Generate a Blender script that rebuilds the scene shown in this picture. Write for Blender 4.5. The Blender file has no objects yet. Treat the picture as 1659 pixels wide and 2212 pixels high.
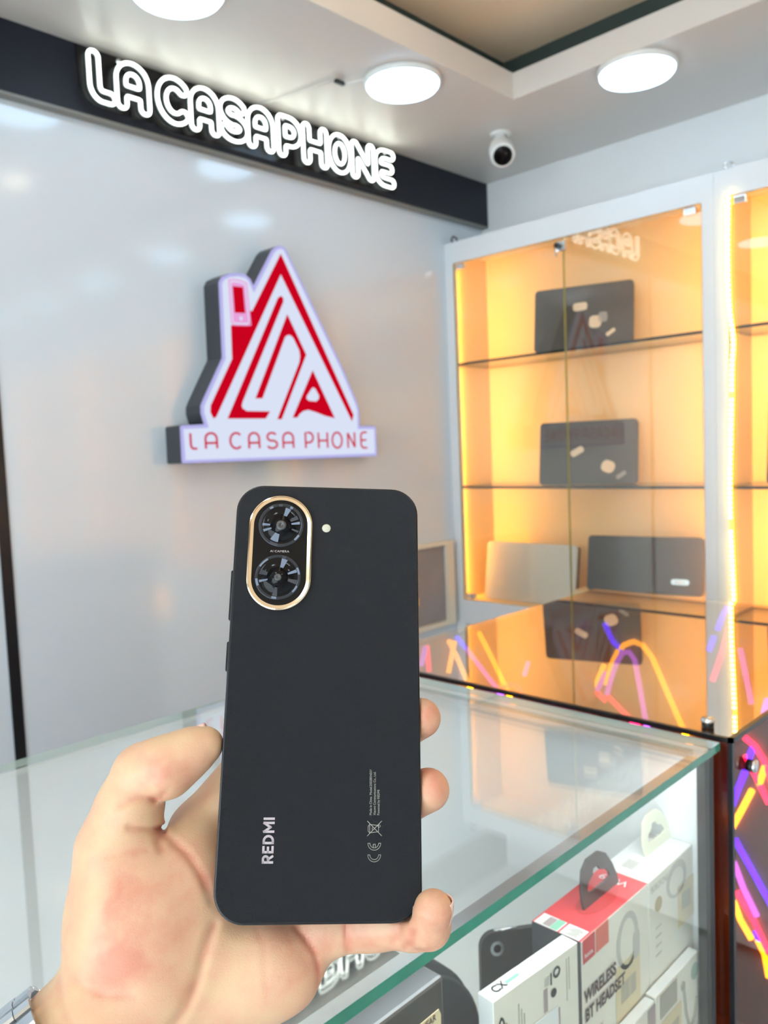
import bpy, bmesh, math, random
import numpy as np
from mathutils import Vector, Matrix
random.seed(5)
C = bpy.context.scene.collection
SC = bpy.context.scene
H = 1.35            # eye height above the floor; all room coordinates below are given from the eye

# ------------------------------------------------------------------ camera
cam_d = bpy.data.cameras.new('camera'); cam = bpy.data.objects.new('camera', cam_d); C.objects.link(cam)
r_ = Vector((0.6948309815, -0.7180431195, -0.0402987046))
u_ = Vector((0.0805652854, 0.0220340039, 0.9965057639))
f_ = Vector((0.7146461655, 0.6956497547, -0.0731592574))
cam.matrix_world = Matrix(((r_.x, u_.x, -f_.x, 0), (r_.y, u_.y, -f_.y, 0), (r_.z, u_.z, -f_.z, H), (0, 0, 0, 1)))
cam_d.sensor_fit = 'HORIZONTAL'; cam_d.sensor_width = 36; cam_d.lens = 1755.25 / 1659 * 36
cam_d.clip_start = 0.01
cam_d.dof.use_dof = True; cam_d.dof.focus_distance = 0.328; cam_d.dof.aperture_fstop = 24
SC.camera = cam
# ------------------------------------------------------------------ world, exposure
w = bpy.data.worlds.new('world'); SC.world = w; w.use_nodes = True
bgn = w.node_tree.nodes['Background']; bgn.inputs[0].default_value = (0.80, 0.91, 1.0, 1); bgn.inputs[1].default_value = 4.2
SC.view_settings.view_transform = 'Standard'; SC.view_settings.look = 'None'
SC.view_settings.exposure = 0.86; SC.view_settings.gamma = 1.0; SC.view_settings.use_curve_mapping = False
try:
    SC.cycles.use_denoising = True
    SC.cycles.max_bounces = 12; SC.cycles.diffuse_bounces = 5; SC.cycles.glossy_bounces = 5
    SC.cycles.transparent_max_bounces = 24; SC.cycles.transmission_bounces = 8
    SC.cycles.sample_clamp_indirect = 6.0; SC.cycles.caustics_reflective = False; SC.cycles.caustics_refractive = False
except Exception:
    pass
LAMP = 3.3         # ceiling lamp diffusers
STRIP = 33.0       # amber cabinet strips

# ------------------------------------------------------------------ materials
def mat(name, col, rough=0.5, metal=0.0, spec=0.5, coat=0.0, noise=None, bump=None, emit=None, estr=0.0, sss=0.0):
    m = bpy.data.materials.new(name); m.use_nodes = True
    nt = m.node_tree; b = nt.nodes['Principled BSDF']
    b.inputs['Base Color'].default_value = (*col, 1); b.inputs['Roughness'].default_value = rough
    b.inputs['Metallic'].default_value = metal; b.inputs['Specular IOR Level'].default_value = spec
    b.inputs['Coat Weight'].default_value = coat; b.inputs['Coat Roughness'].default_value = 0.08
    if sss:
        b.inputs['Subsurface Weight'].default_value = sss; b.inputs['Subsurface Scale'].default_value = 0.004
        b.inputs['Subsurface Radius'].default_value = (1.0, 0.35, 0.2)
    tc = nt.nodes.new('ShaderNodeTexCoord')
    if noise:
        sc, amt = noise
        n = nt.nodes.new('ShaderNodeTexNoise'); n.inputs['Scale'].default_value = sc; n.inputs['Detail'].default_value = 4
        nt.links.new(tc.outputs['Object'], n.inputs['Vector'])
        mx = nt.nodes.new('ShaderNodeMix'); mx.data_type = 'RGBA'
        mx.inputs[6].default_value = (*[c * (1 - amt) for c in col], 1)
        mx.inputs[7].default_value = (*[min(1, c * (1 + amt)) for c in col], 1)
        nt.links.new(n.outputs['Fac'], mx.inputs[0]); nt.links.new(mx.outputs[2], b.inputs['Base Color'])
    if bump:
        sc, st = bump
        n = nt.nodes.new('ShaderNodeTexNoise'); n.inputs['Scale'].default_value = sc; n.inputs['Detail'].default_value = 3
        nt.links.new(tc.outputs['Object'], n.inputs['Vector'])
        bp = nt.nodes.new('ShaderNodeBump'); bp.inputs['Strength'].default_value = st; bp.inputs['Distance'].default_value = 0.002
        nt.links.new(n.outputs['Fac'], bp.inputs['Height']); nt.links.new(bp.outputs['Normal'], b.inputs['Normal'])
    if emit:
        b.inputs['Emission Color'].default_value = (*emit, 1); b.inputs['Emission Strength'].default_value = estr
    return m

def glass(name, tint, ior=1.5, base=0.0, gcol=(1, 1, 1)):
    """thin sheet: mirror part by Fresnel, the rest passes straight through, tinted"""
    m = bpy.data.materials.new(name); m.use_nodes = True; nt = m.node_tree; nt.nodes.clear()
    out = nt.nodes.new('ShaderNodeOutputMaterial'); mix = nt.nodes.new('ShaderNodeMixShader')
    tr = nt.nodes.new('ShaderNodeBsdfTransparent'); tr.inputs[0].default_value = (*tint, 1)
    gl = nt.nodes.new('ShaderNodeBsdfGlossy'); gl.inputs['Roughness'].default_value = 0.0; gl.inputs[0].default_value = (*gcol, 1)
    geo = nt.nodes.new('ShaderNodeNewGeometry'); fr = nt.nodes.new('ShaderNodeFresnel')
    mr = nt.nodes.new('ShaderNodeMapRange'); mr.inputs['To Min'].default_value = ior; mr.inputs['To Max'].default_value = 1 / ior
    nt.links.new(geo.outputs['Backfacing'], mr.inputs['Value']); nt.links.new(mr.outputs[0], fr.inputs['IOR'])
    m2 = nt.nodes.new('ShaderNodeMapRange'); m2.inputs['To Min'].default_value = base; m2.inputs['To Max'].default_value = 1
    nt.links.new(fr.outputs[0], m2.inputs['Value'])
    nt.links.new(m2.outputs[0], mix.inputs[0]); nt.links.new(tr.outputs[0], mix.inputs[1]); nt.links.new(gl.outputs[0], mix.inputs[2])
    nt.links.new(mix.outputs[0], out.inputs[0])
    return m

def lightmat(name, col, s):
    m = bpy.data.materials.new(name); m.use_nodes = True; nt = m.node_tree; nt.nodes.clear()
    out = nt.nodes.new('ShaderNodeOutputMaterial'); e = nt.nodes.new('ShaderNodeEmission')
    e.inputs[0].default_value = (*col, 1); e.inputs[1].default_value = s
    nt.links.new(e.outputs[0], out.inputs[0]); return m

M = {}
M['brandwall'] = mat('glossy_white_panel', (0.66, 0.73, 0.80), 0.12, spec=1.0, noise=(0.8, 0.015))
M['wall'] = mat('white_paint', (0.80, 0.81, 0.82), 0.6, noise=(6, 0.02))
M['ceil'] = mat('ceiling_paint', (0.68, 0.64, 0.60), 0.35, noise=(3, 0.02))
M['recess'] = mat('stretch_ceiling_beige', (0.90, 0.70, 0.50), 0.5, noise=(3, 0.04))
M['cove'] = mat('cove_shade_dark', (0.03, 0.045, 0.04), 0.7)  # near black: the shade of the unlit cove is put into the colour
M['floor'] = mat('pale_floor_tile', (0.50, 0.52, 0.54), 0.25, noise=(2, 0.06))
M['fascia'] = mat('charcoal_fascia', (0.018, 0.02, 0.028), 0.38, spec=0.2, noise=(40, 0.1))
M['black'] = mat('black_trim', (0.01, 0.01, 0.012), 0.3)
M['frame'] = mat('white_lacquer', (0.76, 0.78, 0.81), 0.35, noise=(5, 0.01))
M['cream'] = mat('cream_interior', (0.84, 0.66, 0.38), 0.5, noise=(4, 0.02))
M['doorglass'] = glass('door_glass', (0.97, 0.98, 0.96), 1.5)
M['shelfglass'] = glass('shelf_glass', (0.93, 0.95, 0.93), 1.5)
M['shelfedge'] = mat('dark_shelf_edge', (0.03, 0.03, 0.025), 0.2)
M['paneedge'] = mat('yellow_green_pane_edge', (0.45, 0.47, 0.16), 0.2)
M['clearglass'] = glass('clear_counter_glass', (0.985, 0.996, 0.997), 1.85)
M['frontglass'] = glass('front_counter_glass', (0.96, 0.98, 0.97), 1.4)
M['greenedge'] = mat('green_glass_edge', (0.02, 0.24, 0.16), 0.12, coat=0.6, noise=(30, 0.35))
M['paleedge'] = mat('pale_glass_edge', (0.55, 0.68, 0.64), 0.15, coat=0.5)
M['tint'] = glass('bronze_tinted_mirror_glass', (0.62, 0.46, 0.36), 2.2, base=0.60, gcol=(0.98, 0.90, 0.80))
M['tintside'] = glass('bronze_tinted_side_glass', (0.75, 0.50, 0.38), 1.38, base=0.0, gcol=(1, .95, .9))
M['bareside'] = glass('bare_glass_side', (1, 1, 1), 1.0001)
M['brown'] = mat('brown_inner_panel', (0.20, 0.075, 0.035), 0.35, noise=(30, 0.3))
M['chrome'] = mat('chrome', (0.75, 0.76, 0.78), 0.12, metal=1)
M['steel'] = mat('brushed_steel', (0.66, 0.68, 0.70), 0.25, metal=1, noise=(200, 0.06))
M['white'] = mat('white_carton', (0.90, 0.87, 0.76), 0.45, noise=(10, 0.02))
M['whitetop'] = mat('white_card', (0.88, 0.90, 0.90), 0.4)
M['red'] = mat('red_carton', (0.80, 0.06, 0.07), 0.4, noise=(10, 0.05))
M['redtab'] = mat('red_tab', (0.62, 0.05, 0.05), 0.4)
M['orange'] = mat('coral_tab', (0.75, 0.16, 0.10), 0.4)
M['ink'] = mat('dark_brown_ink', (0.07, 0.025, 0.02), 0.5)
M['inkblack'] = mat('black_ink', (0.02, 0.02, 0.02), 0.5)
M['inkgrey'] = mat('grey_ink', (0.42, 0.40, 0.33), 0.5)
M['inkpale'] = mat('pale_grey_ink', (0.60, 0.58, 0.52), 0.5)
M['mint'] = mat('mint_label', (0.25, 0.60, 0.42), 0.5)
M['creamlabel'] = mat('cream_label', (0.80, 0.68, 0.42), 0.5)
M['mauve'] = mat('grey_mauve_label', (0.42, 0.34, 0.34), 0.5)
M['gold'] = mat('gold_seal', (0.55, 0.42, 0.18), 0.4, metal=0.3)
M['sage'] = mat('sage_seal', (0.40, 0.55, 0.45), 0.5)
M['boxblack'] = mat('charcoal_carton', (0.040, 0.036, 0.032), 0.5, noise=(300, 0.2))
M['boxgrey'] = mat('grey_carton_lid', (0.065, 0.07, 0.073), 0.45, noise=(300, 0.15))
M['hang'] = mat('dark_hanger_plastic', (0.06, 0.045, 0.04), 0.35)
M['hangcream'] = mat('cream_hanger_plastic', (0.80, 0.78, 0.62), 0.35)
M['laptop'] = mat('dark_laptop_lid', (0.080, 0.066, 0.056), 0.28, noise=(200, 0.2))
M['laptopbase'] = mat('black_laptop_base', (0.012, 0.012, 0.013), 0.35)
M['silver'] = mat('pale_laptop_lid', (0.62, 0.60, 0.55), 0.3, metal=0.2)
M['sticker'] = mat('cream_sticker', (0.82, 0.66, 0.48), 0.5)
M['greybadge'] = mat('grey_badge', (0.35, 0.33, 0.32), 0.3)
M['phone'] = mat('black_phone_back', (0.0045, 0.0060, 0.0105), 0.40, spec=0.42, noise=(2600, 0.7), bump=(4200, 0.6))
M['phoneframe'] = mat('black_phone_frame', (0.006, 0.006, 0.008), 0.30, spec=0.35)
M['island'] = mat('black_gloss_glass', (0.002, 0.002, 0.003), 0.06, spec=0.22)
M['goldmetal'] = mat('champagne_gold_metal', (0.74, 0.60, 0.45), 0.10, metal=1)
M['lensglass'] = mat('lens_glass', (0.003, 0.003, 0.004), 0.12, spec=0.2)
M['lensgrey'] = mat('grey_lens_hub', (0.06, 0.06, 0.06), 0.3)
M['facet'] = mat('blue_grey_facet', (0.16, 0.20, 0.28), 0.3, metal=0.4)
M['facetdim'] = mat('dim_facet', (0.035, 0.04, 0.055), 0.3, metal=0.3)
M['flash'] = mat('flash_lens', (0.50, 0.48, 0.38), 0.2)
M['print'] = mat('silver_print', (0.42, 0.36, 0.38), 0.35)
M['printdim'] = mat('dim_silver_print', (0.34, 0.33, 0.29), 0.4)
M['camwhite'] = mat('white_camera_shell', (0.80, 0.80, 0.78), 0.35)
M['acrylic'] = glass('smoky_acrylic', (0.62, 0.60, 0.60), 1.22, base=0.0)
M['housing'] = mat('charcoal_sign_side', (0.035, 0.038, 0.045), 0.4)
M['lamp'] = lightmat('lamp_diffuser_light', (0.52, 0.76, 1.0), LAMP)
M['neonwhite'] = lightmat('white_neon_light', (0.90, 1.0, 0.90), 3.2)
M['neondim'] = lightmat('translucent_neon_light', (0.72, 0.85, 0.90), 0.3)
M['logoface'] = lightmat('sign_face_light', (0.76, 0.82, 1.0), 0.51)
M['logoedge'] = lightmat('sign_rim_light', (0.56, 0.54, 0.98), 0.47)
M['logored'] = lightmat('sign_red_light', (0.62, 0.001, 0.015), 0.52)
M['logopink'] = lightmat('sign_pink_light', (0.90, 0.40, 0.78), 0.50)
M['logotext'] = lightmat('sign_text_light', (0.62, 0.02, 0.055), 0.52)
M['strip'] = lightmat('amber_strip_light', (1.0, 0.41, 0.045), STRIP)
M['stripled'] = lightmat('amber_led_light', (1.0, 0.80, 0.22), 9)
M['neon_o'] = lightmat('orange_neon_light', (1.0, 0.44, 0.0), 3.6)
M['neon_b'] = lightmat('blue_neon_light', (0.05, 0.001, 1.0), 5.0)
M['neon_r'] = lightmat('red_neon_light', (1.0, 0.012, 0.12), 3.0)
M['neon_v'] = lightmat('violet_neon_light', (0.45, 0.10, 1.0), 2.2)

# ------------------------------------------------------------------ helpers
def W(p): return Vector((p[0], p[1], p[2] + H))
def base_of(o):
    v = Vector((0, 0, 0))
    while o is not None:
        v = v + o.location; o = o.parent
    return v
def link(name, verts, faces, m, parent=None, smooth=False, mats=None, fm=None):
    """verts are room coordinates from the eye; the mesh is re-based on its parent (or its own foot)"""
    vs = np.array([(v[0], v[1], v[2] + H) for v in verts], float)
    if parent is None:
        b = Vector(((vs[:, 0].min() + vs[:, 0].max()) / 2, (vs[:, 1].min() + vs[:, 1].max()) / 2, vs[:, 2].min())); loc = b
    else:
        b = base_of(parent); loc = Vector((0, 0, 0))
    vs = vs - np.array(b)
    me = bpy.data.meshes.new(name); me.from_pydata([tuple(v) for v in vs], [], faces); 
    for mm in (mats or [m]): me.materials.append(mm)
    if fm: me.polygons.foreach_set('material_index', fm)
    me.validate(); me.update()
    if smooth: me.polygons.foreach_set('use_smooth', [True] * len(me.polygons))
    o = bpy.data.objects.new(name, me); C.objects.link(o); o.location = loc
    if parent is not None: o.parent = parent
    return o
def tag(o, label=None, cat=None, group=None, kind=None):
    if label: o['label'] = label
    if cat: o['category'] = cat
    if group: o['group'] = group
    if kind: o['kind'] = kind
    return o
def thing(name, label, cat, base, group=None):
    o = bpy.data.objects.new(name, None); C.objects.link(o); o.location = W(base); o.empty_display_size = 0.05
    return tag(o, label, cat, group)
def copy_tree(o, parent=None):
    c = o.copy(); C.objects.link(c); c.parent = parent
    for ch in list(o.children): copy_tree(ch, c)
    return c

class G:
    """geometry collector in a local frame: f maps local (a,b,c) to room coordinates"""
    def __init__(s, f=None): s.v = []; s.f = []; s.m = []; s.fr = f or (lambda p: p)
    def add(s, vs, fs, mi=0):
        n = len(s.v); s.v += [tuple(s.fr(p)) for p in vs]; s.f += [tuple(i + n for i in q) for q in fs]; s.m += [mi] * len(fs); return s
    def box(s, x0, x1, y0, y1, z0, z1, mi=0, side=None):
        vs = [(x0, y0, z0), (x1, y0, z0), (x1, y1, z0), (x0, y1, z0), (x0, y0, z1), (x1, y0, z1), (x1, y1, z1), (x0, y1, z1)]
        fs = [(3, 2, 1, 0), (4, 5, 6, 7), (0, 1, 5, 4), (1, 2, 6, 5), (2, 3, 7, 6), (3, 0, 4, 7)]
        n = len(s.v); s.v += [tuple(s.fr(p)) for p in vs]; s.f += [tuple(i + n for i in q) for q in fs]
        s.m += side if side else [mi] * 6; return s
    def bbox(s, x0, x1, y0, y1, z0, z1, b=0.003, seg=2):
        bm = bmesh.new(); bmesh.ops.create_cube(bm, size=1)
        for v in bm.verts:
            v.co = Vector((x0 + (v.co.x + .5) * (x1 - x0), y0 + (v.co.y + .5) * (y1 - y0), z0 + (v.co.z + .5) * (z1 - z0)))
        bmesh.ops.bevel(bm, geom=list(bm.edges), offset=b, segments=seg, profile=0.6, affect='EDGES')
        bm.verts.index_update()
        s.add([tuple(v.co) for v in bm.verts], [tuple(v.index for v in f.verts) for f in bm.faces]); bm.free(); return s
    def prism(s, poly, c0, c1, mi=0, plane='ab'):
        """polygon in (a,b), extruded along c from c0 to c1 (plane 'ab'); 'ac' : polygon in (a,c) extruded along b"""
        from mathutils.geometry import tessellate_polygon
        if plane == 'ab': P = lambda p, c: (p[0], p[1], c)
        elif plane == 'ac': P = lambda p, c: (p[0], c, p[1])
        else: P = lambda p, c: (c, p[0], p[1])
        n = len(poly); vs = [P(p, c0) for p in poly] + [P(p, c1) for p in poly]
        tris = tessellate_polygon([[Vector((p[0], p[1], 0)) for p in poly]])
        fs = [tuple(t) for t in tris] + [tuple(i + n for i in reversed(t)) for t in tris]
        fs += [(i, (i + 1) % n, (i + 1) % n + n, i + n) for i in range(n)]
        return s.add(vs, fs, mi)
    def ring(s, outer, inner, c0, c1, plane='ab'):
        n = len(outer)
        if plane == 'ab': P = lambda p, c: (p[0], p[1], c)
        elif plane == 'ac': P = lambda p, c: (p[0], c, p[1])
        else: P = lambda p, c: (c, p[0], p[1])
        vs = [P(p, c0) for p in outer] + [P(p, c0) for p in inner] + [P(p, c1) for p in outer] + [P(p, c1) for p in inner]
        fs = []
        for i in range(n):
            j = (i + 1) % n
            fs += [(i, j, n + j, n + i), (2 * n + i, 3 * n + i, 3 * n + j, 2 * n + j), (i, 2 * n + i, 2 * n + j, j), (n + i, n + j, 3 * n + j, 3 * n + i)]
        return s.add(vs, fs)
    def tube(s, pts, r, seg=8, closed=False, mi=0):
        pts = [Vector(p) for p in pts]; n = len(pts)
        vs = []; fs = []; up = None
        for i, p in enumerate(pts):
            if closed: t = pts[(i + 1) % n] - pts[i - 1]
            else: t = pts[min(i + 1, n - 1)] - pts[max(i - 1, 0)]
            if t.length < 1e-9: t = Vector((0, 0, 1))
            t.normalize()
            if up is None: up = Vector((0, 0, 1)) if abs(t.z) < .9 else Vector((1, 0, 0))
            a = t.cross(up); 
            if a.length < 1e-5: a = t.orthogonal()
            a.normalize(); b = a.cross(t); up = b
            rr = r[i] if isinstance(r, (list, tuple)) else r
            for k in range(seg):
                an = 2 * math.pi * k / seg; vs.append(tuple(p + a * math.cos(an) * rr + b * math.sin(an) * rr))
        m = n if closed else n - 1
        for i in range(m):
            j = (i + 1) % n
            for k in range(seg):
                l = (k + 1) % seg; fs.append((i * seg + k, i * seg + l, j * seg + l, j * seg + k))
        if not closed: fs += [tuple(range(seg))[::-1], tuple((n - 1) * seg + k for k in range(seg))]
        return s.add(vs, fs, mi)
    def lathe(s, prof, o=(0, 0, 0), ax=(0, 0, 1), seg=32, mi=0):
        ax = Vector(ax).normalized(); a = ax.orthogonal().normalized(); b = ax.cross(a); o = Vector(o)
        vs = []; n = len(prof)
        for (r, h) in prof:
            for k in range(seg):
                an = 2 * math.pi * k / seg; vs.append(tuple(o + ax * h + (a * math.cos(an) + b * math.sin(an)) * r))
        fs = [(i * seg + k, i * seg + (k + 1) % seg, (i + 1) * seg + (k + 1) % seg, (i + 1) * seg + k) for i in range(n - 1) for k in range(seg)]
        fs += [tuple(range(seg))[::-1], tuple((n - 1) * seg + k for k in range(seg))]
        return s.add(vs, fs, mi)
    def obj(s, name, m, parent=None, smooth=False, mats=None):
        return link(name, s.v, s.f, m, parent, smooth, mats, s.m if mats else None)

def fmap(o, a, b, c):
    o, a, b, c = Vector(o), Vector(a), Vector(b), Vector(c)
    return lambda p: o + a * p[0] + b * p[1] + c * p[2]
def rrect(w, h, r, n=8, cx=0, cy=0):
    out = []
    for (sx, sy, a0) in ((1, 1, 0), (-1, 1, 90), (-1, -1, 180), (1, -1, 270)):
        for k in range(n + 1):
            a = math.radians(a0 + 90 * k / n); out.append((cx + sx * (w / 2 - r) + r * math.cos(a), cy + sy * (h / 2 - r) + r * math.sin(a)))
    return out
def soft(o, w=0.001, seg=2):
    md = o.modifiers.new('bevel', 'BEVEL'); md.width = w; md.segments = seg; md.limit_method = 'ANGLE'; return o
def text(name, body, size, m, fr, parent, depth=0.0002, bold=0.0, sx=1.0, align='LEFT', space=1.0):
    """flat print: built-in font turned into mesh and placed by the frame fr"""
    cu = bpy.data.curves.new(name, 'FONT'); cu.body = body; cu.size = size; cu.offset = bold; cu.extrude = 0; cu.align_x = align
    cu.resolution_u = 3; cu.space_character = space
    to = bpy.data.objects.new(name, cu); C.objects.link(to)
    bpy.context.view_layer.update()
    dg = bpy.context.evaluated_depsgraph_get(); me = bpy.data.meshes.new_from_object(to.evaluated_get(dg))
    vs = [fr((v.co.x * sx, v.co.y, depth)) for v in me.vertices]; fs = [tuple(p.vertices) for p in me.polygons]
    bpy.data.objects.remove(to); bpy.data.curves.remove(cu); bpy.data.meshes.remove(me)
    return link(name, vs, fs, m, parent)

# ------------------------------------------------------------------ room shell
ZC, ZF = 0.897, -1.35
XR, YW = 2.315, 1.725        # back wall behind the cabinets, brand wall
XL, YB = -2.2, -2.4
def struct(name, g, m): return tag(g.obj(name, m), kind='structure')
struct('floor', G().box(XL, XR, YB, YW, ZF - .1, ZF), M['floor'])
struct('wall_right', G().box(XR, XR + .1, YB, YW + .1, ZF, 1.5), M['wall'])
# brand wall: glossy sheets beside a black joint
struct('wall_left', G().box(XL, XR, YW + .006, YW + .1, ZF, 1.5), M['wall'])
pw = struct('trim_1', G().box(0.66, XR, YW, YW + .012, ZF, .78), M['brandwall'])
struct('trim_2', G().box(XL, 0.637, YW, YW + .012, ZF, .78), M['brandwall'])
struct('trim_3', G().box(0.637, 0.66, YW - .003, YW + .006, ZF, .75), M['black'])
fa = G().box(XL, XR - .002, 1.70, YW, .753, ZC)
fo = struct('trim_4', fa, M['fascia'])
struct('trim_5', G().box(XL, XR - .004, 1.6985, YW, .7475, .753), mat('fascia_lip', (.20, .19, .17), .3))
struct('wall_back', G().box(XL, XR, YB - .1, YB, ZF, 1.5), M['wall'])
# shopfront side: opening to daylight with a frame
wl = G(); wl.box(XL - .1, XL, YB, -1.9, ZF, 1.5).box(XL - .1, XL, .9, YW, ZF, 1.5).box(XL - .1, XL, -1.9, .9, .75, 1.5)
struct('wall_front', wl, M['wall'])
wd = tag(G().box(XL - .06, XL - .04, -1.9, .9, ZF, .75).obj('window_1', M['doorglass']), kind='structure')
for y in (-1.9, -.97, -.04, .86):
    G().box(XL - .09, XL - .01, y, y + .04, ZF, .75).obj('window_frame', M['frame'], wd)
# dropped ceiling with a recess
rx0, rx1, ry0, ry1 = -1.35, 1.822, -1.75, 1.246
cg = G()
for (a, b, c, d) in ((XL, rx0, YB, YW), (rx1, XR, YB, YW), (rx0, rx1, YB, ry0), (rx0, rx1, ry1, YW)):
    cg.box(a, b, c, d, ZC, ZC + .066)
co = struct('ceiling', cg, M['ceil'])
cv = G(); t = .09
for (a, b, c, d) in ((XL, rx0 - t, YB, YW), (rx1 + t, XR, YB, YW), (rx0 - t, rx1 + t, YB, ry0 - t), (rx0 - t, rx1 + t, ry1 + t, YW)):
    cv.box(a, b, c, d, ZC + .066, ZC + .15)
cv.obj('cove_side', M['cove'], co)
struct('ceiling_recess', G().box(XL, XR, YB, YW, ZC + .15, ZC + .22), M['recess'])

# ------------------------------------------------------------------ ceiling lamps
def make_lamp(x, y, z, r, label, group, m=None):
    t = thing('ceiling_lamp', label, 'lamp', (x, y, z), group)
    G().lathe([(r + .004, -.012), (r + .006, -.006), (r + .006, 0), (r - .01, 0)], (x, y, z), seg=48).obj('rim', M['camwhite'], t, True)
    d = G().lathe([(.001, -.0245), (r * .8, -.024), (r - .004, -.021), (r, -.016), (r + .001, -.010), (r - .004, -.009)], (x, y, z), seg=48).obj('diffuser', m or M['lamp'], t, True)
    return t
L0 = make_lamp(1.521, 1.359, ZC, .088, 'round white ceiling lamp lit above the far end of the neon sign', None)
def lamp_at(x, y, label, group=None):
    c = copy_tree(L0); c.location = W((x, y, ZC)); c['label'] = label
    if group: c['group'] = group
lamp_at(1.903, .945, 'round white ceiling lamp above the display cabinets, right of the security camera')
lamp_at(.905, 1.372, 'round white ceiling lamp cut by the top of the photo above the first sign letters')
for (x, y) in ((.29, 1.37), (-.33, 1.37), (-.95, 1.37), (-1.75, 1.2), (1.95, .31), (1.95, -.33), (1.95, -.97), (1.95, -1.6), (-1.75, .2), (-1.75, -.9), (1.2, -2.05), (.3, -2.05), (-.6, -2.05)):
    lamp_at(x, y, 'round white ceiling lamp of the dropped border outside the photo', 'ceiling lamps outside the photo')
M['warmlamp'] = lightmat('warm_lamp_light', (1.0, .84, .55), 5)
for k, (x, y) in enumerate(((1.30, 1.05), (1.27, .42), (.6, .4), (.6, -.5))):
    make_lamp(x, y, ZC + .15, .05, 'small warm ceiling lamp inside the ceiling recess, outside the photo', 'small lamps in the recess', M['warmlamp'])
M['recessfill'] = lightmat('recess_fill_light', (.82, .92, 1.0), 9.5)  # unseen lamps added overhead to brighten the counter and hand
for (x, y) in ((.75, .45), (-.05, .45), (-.85, .45), (.75, -.45), (-.05, -.45), (-.85, -.45)):
    make_lamp(x, y, ZC + .15, .10, 'round fill lamp added inside the recess above the camera, outside the photo', 'added fill lamps in the recess', M['recessfill'])
# loose wire and connector by the lamp
t = thing('ceiling_cable', 'thin pale cable with a small dark connector running to the middle ceiling lamp', 'cable', (1.40, 1.46, ZC))
G().tube([(1.335, 1.69, ZC - .003), (1.355, 1.633, ZC - .004), (1.375, 1.55, ZC - .004), (1.391, 1.468, ZC - .004)], .0022).obj('cable', M['ceil'], t, True)
G().bbox(1.389, 1.418, 1.452, 1.462, ZC - .012, ZC - .003, .002).obj('connector', M['black'], t)
G().tube([(1.416, 1.456, ZC - .006), (1.425, 1.44, ZC - .008), (1.432, 1.41, ZC - .009), (1.45, 1.40, ZC - .004)], .002).obj('cable', M['camwhite'], t, True)

# ------------------------------------------------------------------ security camera
t = thing('security_camera', 'white bullet security camera with black lens under the ceiling corner', 'camera', (1.985, 1.405, ZC))
G().lathe([(.012, -.006), (.028, -.006), (.031, -.003), (.031, 0), (.012, 0)], (1.985, 1.405, ZC)).obj('base', M['camwhite'], t, True)
G().tube([(1.985, 1.405, ZC - .004), (1.983, 1.404, ZC - .02), (1.976, 1.398, ZC - .045)], [.017, .015, .018], 20).obj('neck', M['camwhite'], t, True)
dr = (Vector((1.917, 1.349, .797)) - Vector((1.972, 1.396, .85))).normalized()
o0 = Vector((1.972, 1.396, .850))
G().lathe([(.004, -.032), (.020, -.028), (.031, -.012), (.035, .01), (.035, .055), (.033, .062), (.029, .064)], o0, dr, 36).obj('body', M['camwhite'], t, True)
G().lathe([(.001, .0655), (.020, .066), (.029, .0635), (.0295, .060)], o0, dr, 36).obj('lens', M['lensglass'], t, True)

# ------------------------------------------------------------------ stroke lettering
def arc(cx, cy, rx, ry, a0, a1, n=14):
    return [(cx + rx * math.cos(math.radians(a0 + (a1 - a0) * k / n)), cy + ry * math.sin(math.radians(a0 + (a1 - a0) * k / n))) for k in range(n + 1)]
# unit letters: width 0..w, height 0..1
STROKE = {
 'L': (.50, [[(0, 1), (0, .30)] + arc(.26, .28, .26, .28, 180, 265, 8) + [(.50, 0)]]),
 'A': (.62, [[(0, 0), (0, .62)] + arc(.31, .64, .31, .36, 180, 0, 14) + [(.62, .62), (.62, 0)], [(0, .36), (.62, .36)]]),
 'C': (.62, [arc(.36, .5, .36, .5, 48, 312, 22)]),
 'S': (.60, [arc(.30, .74, .28, .26, 35, 262, 14) + arc(.30, .25, .30, .25, 82, -155, 14)]),
 'P': (.58, [[(0, 0), (0, 1), (.25, 1)] + arc(.27, .68, .30, .32, 90, -90, 12) + [(0.02, .36)]]),
 'H': (.60, [[(0, 0), (0, 1)], [(.6, 0), (.6, 1)], [(0, .48), (.6, .48)]]),
 'O': (.68, [arc(.34, .5, .34, .5, 90, 450, 30)]),
 'N': (.62, [[(0, 0), (0, .96)], [(0, .96), (.62, .04)], [(.62, .04), (.62, 1)]]),
 'E': (.55, [[(.55, 1), (.30, 1)] + arc(.28, .74, .28, .26, 90, 180, 7) + arc(.28, .26, .28, .26, 180, 270, 7) + [(.55, 0)], [(0.02, .5), (.48, .5)]]),
}
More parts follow.
